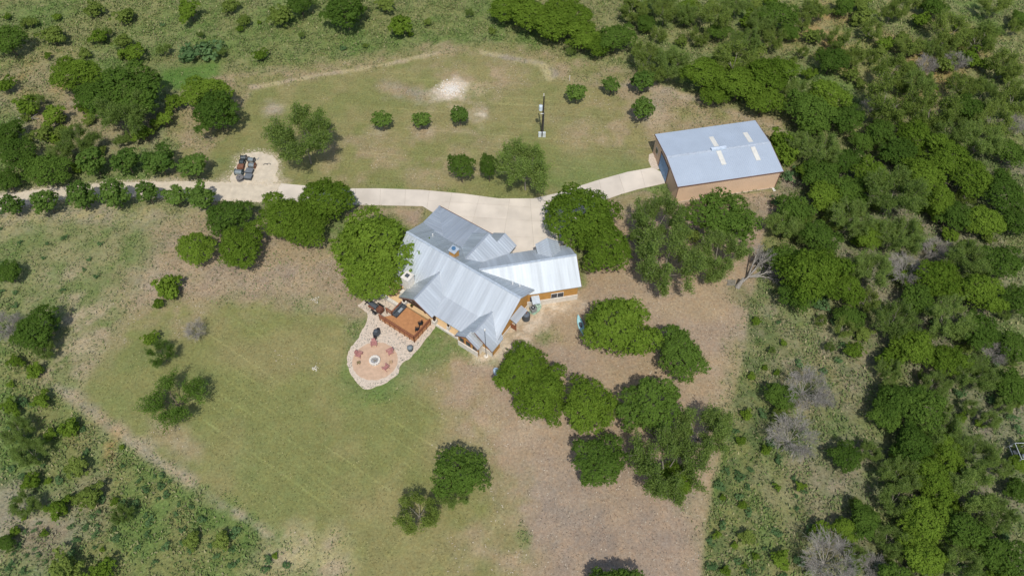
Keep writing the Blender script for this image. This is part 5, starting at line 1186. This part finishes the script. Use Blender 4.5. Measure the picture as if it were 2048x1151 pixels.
# top woodland strip
TOPS = ((1010, 15, 70, 'oak'), (1060, 25, 90, 'oak'), (1105, 45, 90, 'oak'), (1150, 35, 80, 'oak'), (1165, 72, 70, 'oak'), (1120, 5, 80, 'oak'), (1232, 72, 78, 'dark'), (1195, 90, 56, 'oak'), (1290, 45, 44, 'dark'), (1045, -5, 60, 'palebush'))
for i, (x, y, w_, k_) in enumerate(TOPS): plant(k_, x, y, w_, None, 'woodland trees along the top edge')
WOOD = (
 (1330, 25, 70, 'palefeather'), (1265, 20, 70, 'palefeather'), (1370, 30, 60, 'feather'), (1320, 70, 40, 'palefeather'), (1375, 12, 50, 'oak'), (1430, 35, 90, 'palefeather'), (1475, 12, 70, 'feather'), (1555, 25, 90, 'dark'), (1520, 45, 70, 'feather'), (1580, 62, 50, 'dark'), (1440, 62, 56, 'dark'), (1490, 85, 80, 'feather'), (1400, 75, 50, 'palefeather'), (1630, 22, 60, 'palefeather'), (1690, 8, 60, 'dark'), (1545, 80, 60, 'feather'),
 (1290, 110, 80, 'palefeather'), (1340, 130, 90, 'feather'), (1300, 150, 60, 'palefeather'), (1410, 145, 110, 'oak'), (1470, 120, 100, 'feather'), (1480, 165, 110, 'oak'), (1540, 150, 120, 'oak'), (1530, 200, 90, 'oak'), (1430, 185, 70, 'oak'), (1590, 185, 60, 'feather'), (1690, 95, 70, 'palefeather'), (1665, 120, 76, 'dark'), (1620, 70, 50, 'palebush'), (1620, 215, 120, 'dark'), (1660, 190, 100, 'oak'), (1690, 235, 90, 'dark'), (1625, 250, 70, 'dark'), (1785, 145, 80, 'feather'), (1820, 95, 60, 'palefeather'), (1800, 15, 60, 'feather'), (1870, 12, 60, 'dark'), (1900, 60, 90, 'palefeather'), (1990, 10, 70, 'palefeather'), (2040, 35, 50, 'dark'), (1960, 80, 80, 'palefeather'), (2010, 130, 80, 'feather'), (1890, 130, 50, 'palebush'), (1745, 60, 60, 'palefeather'), (1730, 30, 60, 'palebush'), (1760, 105, 40, 'palebush'), (2030, 200, 80, 'palefeather'), (1930, 170, 70, 'feather'),
 (1780, 205, 110, 'feather'), (1742, 212, 60, 'dead'), (1850, 130, 60, 'dead'), (1910, 125, 60, 'dead'), (1870, 225, 100, 'feather'), (1840, 170, 80, 'feather'), (1935, 215, 80, 'dark'), (1900, 260, 80, 'feather'), (1985, 240, 80, 'palefeather'), (1830, 270, 100, 'oak'), (1760, 265, 80, 'dark'), (1725, 280, 60, 'dark'), (1800, 305, 90, 'dark'), (2030, 250, 60, 'dead'), (1960, 285, 90, 'feather'), (2020, 300, 80, 'dark'), (1890, 310, 110, 'oak'),
 (1560, 285, 64, 'bush'), (1575, 310, 54, 'bush'), (1600, 290, 60, 'feather'), (1640, 300, 80, 'feather'), (1690, 320, 90, 'dark'), (1640, 350, 90, 'dark'), (1745, 350, 100, 'oak'), (1700, 380, 90, 'dark'), (1620, 340, 60, 'oak'), (1650, 390, 90, 'oak'), (1590, 420, 90, 'dark'), (1570, 450, 70, 'feather'), (1790, 390, 120, 'feather'), (1850, 350, 110, 'oak'), (1940, 350, 110, 'oak'), (2010, 380, 110, 'dark'), (1880, 400, 90, 'oak'), (1700, 440, 90, 'feather'), (1740, 470, 80, 'oak'), (1910, 430, 80, 'dark'), (1970, 440, 90, 'oak'), (2035, 440, 80, 'dark'), (1640, 470, 90, 'dark'),
 (1630, 540, 160, 'oak'), (1570, 520, 90, 'dark'), (1680, 570, 110, 'oak'), (1600, 590, 90, 'dark'), (1740, 540, 90, 'feather'), (1800, 470, 90, 'feather'), (1815, 540, 100, 'dead'), (1870, 500, 70, 'dead'), (1875, 555, 110, 'oak'), (1840, 600, 90, 'dark'), (1935, 520, 90, 'feather'), (2000, 520, 100, 'dark'), (1960, 580, 110, 'oak'), (2035, 600, 90, 'dark'), (1700, 630, 70, 'dark'), (1735, 600, 60, 'palefeather'), (1790, 640, 90, 'feather'), (1830, 690, 100, 'oak'), (1900, 640, 100, 'feather'), (1960, 660, 100, 'dark'), (1990, 705, 70, 'dead'), (2030, 690, 80, 'dark'), (1780, 720, 60, 'bush'), (1900, 720, 90, 'oak'), (1950, 750, 80, 'feather'), (2025, 770, 90, 'dark'), (1870, 770, 60, 'feather'),
 (1610, 775, 120, 'dead'), (1585, 870, 130, 'dead'), (1560, 830, 44, 'palebush'), (1565, 790, 80, 'dark'), (1650, 800, 60, 'dead'), (1690, 912, 78, 'dark'), (1800, 800, 110, 'dark'), (1770, 830, 80, 'dark'), (1850, 820, 120, 'dark'), (1880, 860, 90, 'feather'), (1830, 885, 110, 'dark'), (1895, 905, 100, 'oak'), (1950, 910, 90, 'feather'), (1870, 960, 110, 'oak'), (1800, 950, 80, 'feather'), (1940, 980, 100, 'feather'), (1880, 845, 50, 'dead'), (1790, 1000, 80, 'feather'), (1730, 1040, 90, 'dark'), (1690, 1055, 64, 'oak'), (1780, 1080, 70, 'feather'), (1850, 1040, 120, 'oak'), (1930, 1060, 110, 'dark'), (1850, 1110, 110, 'oak'), (1920, 1130, 90, 'feather'), (2010, 1110, 110, 'dark'), (1990, 1030, 80, 'feather'), (2040, 925, 46, 'oak'), (2035, 980, 60, 'dark'), (1660, 1120, 150, 'dead'), (1745, 1130, 70, 'dead'), (1640, 1060, 60, 'bush'), (1600, 970, 34, 'bush'), (1497, 1075, 44, 'palebush'), (1560, 1120, 50, 'bush'), (1710, 700, 50, 'bush'), (2020, 1160, 90, 'oak'), (1790, 1160, 90, 'dark'), (1740, 905, 50, 'feather'),
)
for x, y, w_, k_ in WOOD: plant('palefeather' if (k_ == 'feather' and y < 340 and random.random() < .5) else k_, x, y, w_ * (.74 if (y < 140 and x > 1250 and 'feather' in k_) else .86), None, 'woodland trees on the right side')
LEFTB = ((140, 855, 40, 'bush'), (155, 935, 54, 'palebush'), (175, 995, 64, 'palebush'), (60, 905, 60, 'feather'), (112, 1015, 60, 'bush'), (20, 810, 50, 'bush'), (80, 800, 50, 'bush'), (445, 1080, 42, 'palebush'), (385, 1080, 40, 'palebush'), (130, 1135, 80, 'palebush'), (200, 1145, 60, 'bush'), (10, 1085, 40, 'dark'), (50, 1010, 50, 'feather'), (245, 1030, 40, 'feather'), (100, 870, 40, 'bush'), (35, 860, 50, 'feather'), (60, 960, 44, 'bush'), (90, 700, 40, 'feather'), (30, 720, 40, 'bush'))
for x, y, w_, k_ in LEFTB: plant(k_, x, y, w_, None, 'shrubs in the lower left brush')
# filler growth: picked inside rough polygons
def fill(pl, n, wr, kinds, group, mind):
    xs = [p[0] for p in pl]; ys = [p[1] for p in pl]; done = []; tries = 0
    while len(done) < n and tries < 9000:
        tries += 1; x = random.uniform(min(xs), max(xs)); y = random.uniform(min(ys), max(ys))
        if sdist(np.array([x]), np.array([y]), pl)[0] < 0: continue
        if any((x - a) ** 2 + (y - b_) ** 2 < mind ** 2 for a, b_ in done): continue
        done.append((x, y)); plant(random.choice(kinds), x, y, random.uniform(*wr), None, group)
fill([(1560, 340), (1750, 300), (1860, 200), (2048, 170), (2048, 820), (1780, 760), (1700, 660), (1560, 620), (1540, 430)], 84, (20, 46), ['bush', 'feather', 'palebush', 'palefeather', 'feather', 'weed'], 'undergrowth shrubs in the right woodland', 20)
fill([(1250, 0), (2048, 0), (2048, 200), (1850, 190), (1620, 150), (1350, 120)], 62, (18, 46), ['palebush', 'palefeather', 'feather', 'bush', 'palebush'], 'small shrubs in the upper right meadow', 24)
fill([(1760, 760), (2048, 800), (2048, 1151), (1700, 1151), (1680, 1020), (1780, 960)], 52, (20, 42), ['bush', 'feather', 'palefeather', 'feather', 'weed'], 'undergrowth shrubs in the lower right woodland', 19)
fill([(0, 180), (320, 240), (240, 340), (0, 370)], 16, (20, 36), ['bush', 'palebush', 'feather'], 'small shrubs in the upper left brush', 24)
fill([(0, 20), (1000, 20), (1240, 120), (900, 80), (560, 105), (320, 120), (0, 120)], 26, (12, 26), ['palebush', 'bush', 'weed', 'feather'], 'small shrubs in the upper left meadow', 30)
fill([(0, 760), (100, 790), (300, 930), (480, 1060), (620, 1151), (0, 1151)], 95, (12, 26), ['weed', 'weed', 'weed', 'weed', 'weed', 'weed', 'bush'], 'weed clumps in the lower left brush', 14)
fill([(1440, 900), (1500, 800), (1600, 900), (1640, 1151), (1410, 1151)], 40, (12, 28), ['weed', 'weed', 'bush'], 'weed clumps right of the mulch edge', 15)
fill([(0, 420), (240, 470), (200, 640), (100, 740), (0, 740)], 18, (10, 20), ['weed', 'weed'], 'weed clumps on the left dry field', 20)
fill([(1500, 640), (1740, 640), (1760, 740), (1500, 760)], 14, (12, 24), ['weed', 'bush', 'feather'], 'weed clumps in the right clearing', 24)

# labels for the woodland individuals: what it looks like and which landmark it stands nearest to
LAND = (('the workshop right end', 1590, 330), ('the fallen bare tree', 1500, 555), ('the bare tree pair in the right clearing', 1605, 825), ('the bare tree at bottom right', 1660, 1120), ('the metal stand at right edge', 2030, 915), ('the bare grey branches in the right woods', 1815, 540), ('the bare tree above the workshop', 1742, 212), ('the brown mulch edge', 1440, 1000), ('the workshop roof top edge', 1470, 200), ('the upper right corner', 2048, 0), ('the top edge above the workshop', 1450, 20), ('the top woodland tip', 1020, 20), ('the back lawn top edge', 820, 110), ('the upper left corner', 0, 20), ('the left driveway end', 30, 350), ('the biggest dark upper left tree', 258, 185), ('the left edge bare tree', 12, 655), ('the lower left corner', 0, 1151), ('the lower left lawn edge track', 330, 950), ('the bottom end of the lawn track', 560, 1110), ('the lower right corner', 2048, 1151), ('the right edge at mid height', 2048, 560), ('the right clearing', 1640, 700), ('the right woods above the clearing', 1640, 500), ('the right edge upper woods', 2040, 330), ('the deep right woods', 1850, 720))
LOOK = dict(oak='bright green dense tree', dark='dark green dense tree', round='small round tree', bush='green shrub', palebush='yellow green shrub', weed='blue green weed clump', feather='grey green feathery tree', sparse='sparse dark tree', palefeather='pale green feathery tree', dead='bare grey dead tree')
ranks = {}
pend = []
for kind, x, y, w_, root in TREES:
    if 'label' in root: continue
    nm, lx, ly = min(LAND, key=lambda q: (q[1] - x) ** 2 + (q[2] - y) ** 2)
    dx, dy = x - lx, y - ly
    dr = ('right of' if dx > 0 else 'left of') if abs(dx) > abs(dy) else ('below' if dy > 0 else 'above')
    sz = 'large ' if w_ > 95 else ('' if w_ > 45 else ('small ' if w_ > 20 else 'tiny '))
    pend.append(((kind, sz, dr, nm), math.hypot(dx, dy), root))
pend.sort(key=lambda q: q[1])
for key, d, root in pend:
    i = ranks.get(key, 0); ranks[key] = i + 1
    kind, sz, dr, nm = key
    total = sum(1 for q in pend if q[0] == key)
    pre = '' if total == 1 else (('nearest ' if i == 0 else (ordn[i] + ' nearest ')) if i < 24 else 'outer ')
    root['label'] = (pre + sz + LOOK[kind] + ' ' + dr + ' ' + nm).replace('grey green feathery', 'feathery').replace('blue green weed', 'blue-green weed').replace('small blue', 'small blue').replace('left of the lower left lawn edge track', 'left of the lawn edge track')

# the fallen dead tree
def fallen():
    p = P(1478, 571); r = empty('fallen_tree', p, 'fallen bleached tree with split trunk beside the big woodland tree', 'dead tree')
    sg, tp = branches(301, 6, 7, 8, 1.1, .03, .7, n4=3); sc = 3.9
    d = (P(1535, 535) - p); a = math.atan2(d.y, d.x)
    m3 = Matrix.Rotation(a, 3, 'Z') @ Matrix.Rotation(1.30, 3, 'Y')
    out = []
    for s0, s1, r0, r1 in sg:
        f = lambda v: p + m3 @ (Vector((v.x * .75, v.y * .8, v.z + 1.0)) * sc) + Vector((0, 0, .3))
        A, B_ = f(s0), f(s1); A.z = max(A.z, .08); B_.z = max(B_.z, .06); out.append((A - p, B_ - p, r0 * sc, r1 * sc))
    link('branches', seg_mesh('branches', out, M['deadwood'], 5, .014), r)
    MB().tube(p + Vector((-.3, -.3, 0)), p + Vector((.3, .2, 1.5)), .38, .2, 9).build('trunk', M['deadwood'], r)
fallen()
p = P(1462, 566); r = empty('wood_pallet', p, 'weathered grey pallet lying beside the fallen tree', 'pallet')
for i in range(6): MB().box(p + Vector((-.5 + i * .2, 0, .14)), (.15, 1.1, .03), .9).build('slat', M['palebark'], r) if False else MB().bar(p + Vector((-.6 + i * .2, -.45, .14)), p + Vector((-.3 + i * .2, .5, .14)), .15, .03).build('slat', M['palebark'], r)
for s_ in (-1, 1): MB().bar(p + Vector((-.75, s_ * .4 - .0, .07)), p + Vector((.75, s_ * .4, .07)), .08, .1).build('bearer', M['palebark'], r)
# fallen pale branch upper left
p = P(62, 239); tag(MB().tube(p + Vector((-2.0, .1, .25)), p + Vector((1.6, -.2, .4)), .09, .05, 6).tube(p + Vector((.2, 0, .33)), p + Vector((1.2, .8, .6)), .05, .02, 5).build('fallen_branch', M['deadwood']), 'long pale fallen branch in the upper left brush', 'branch')
print('trees', len(TREES), 'objects', len(bpy.data.objects))
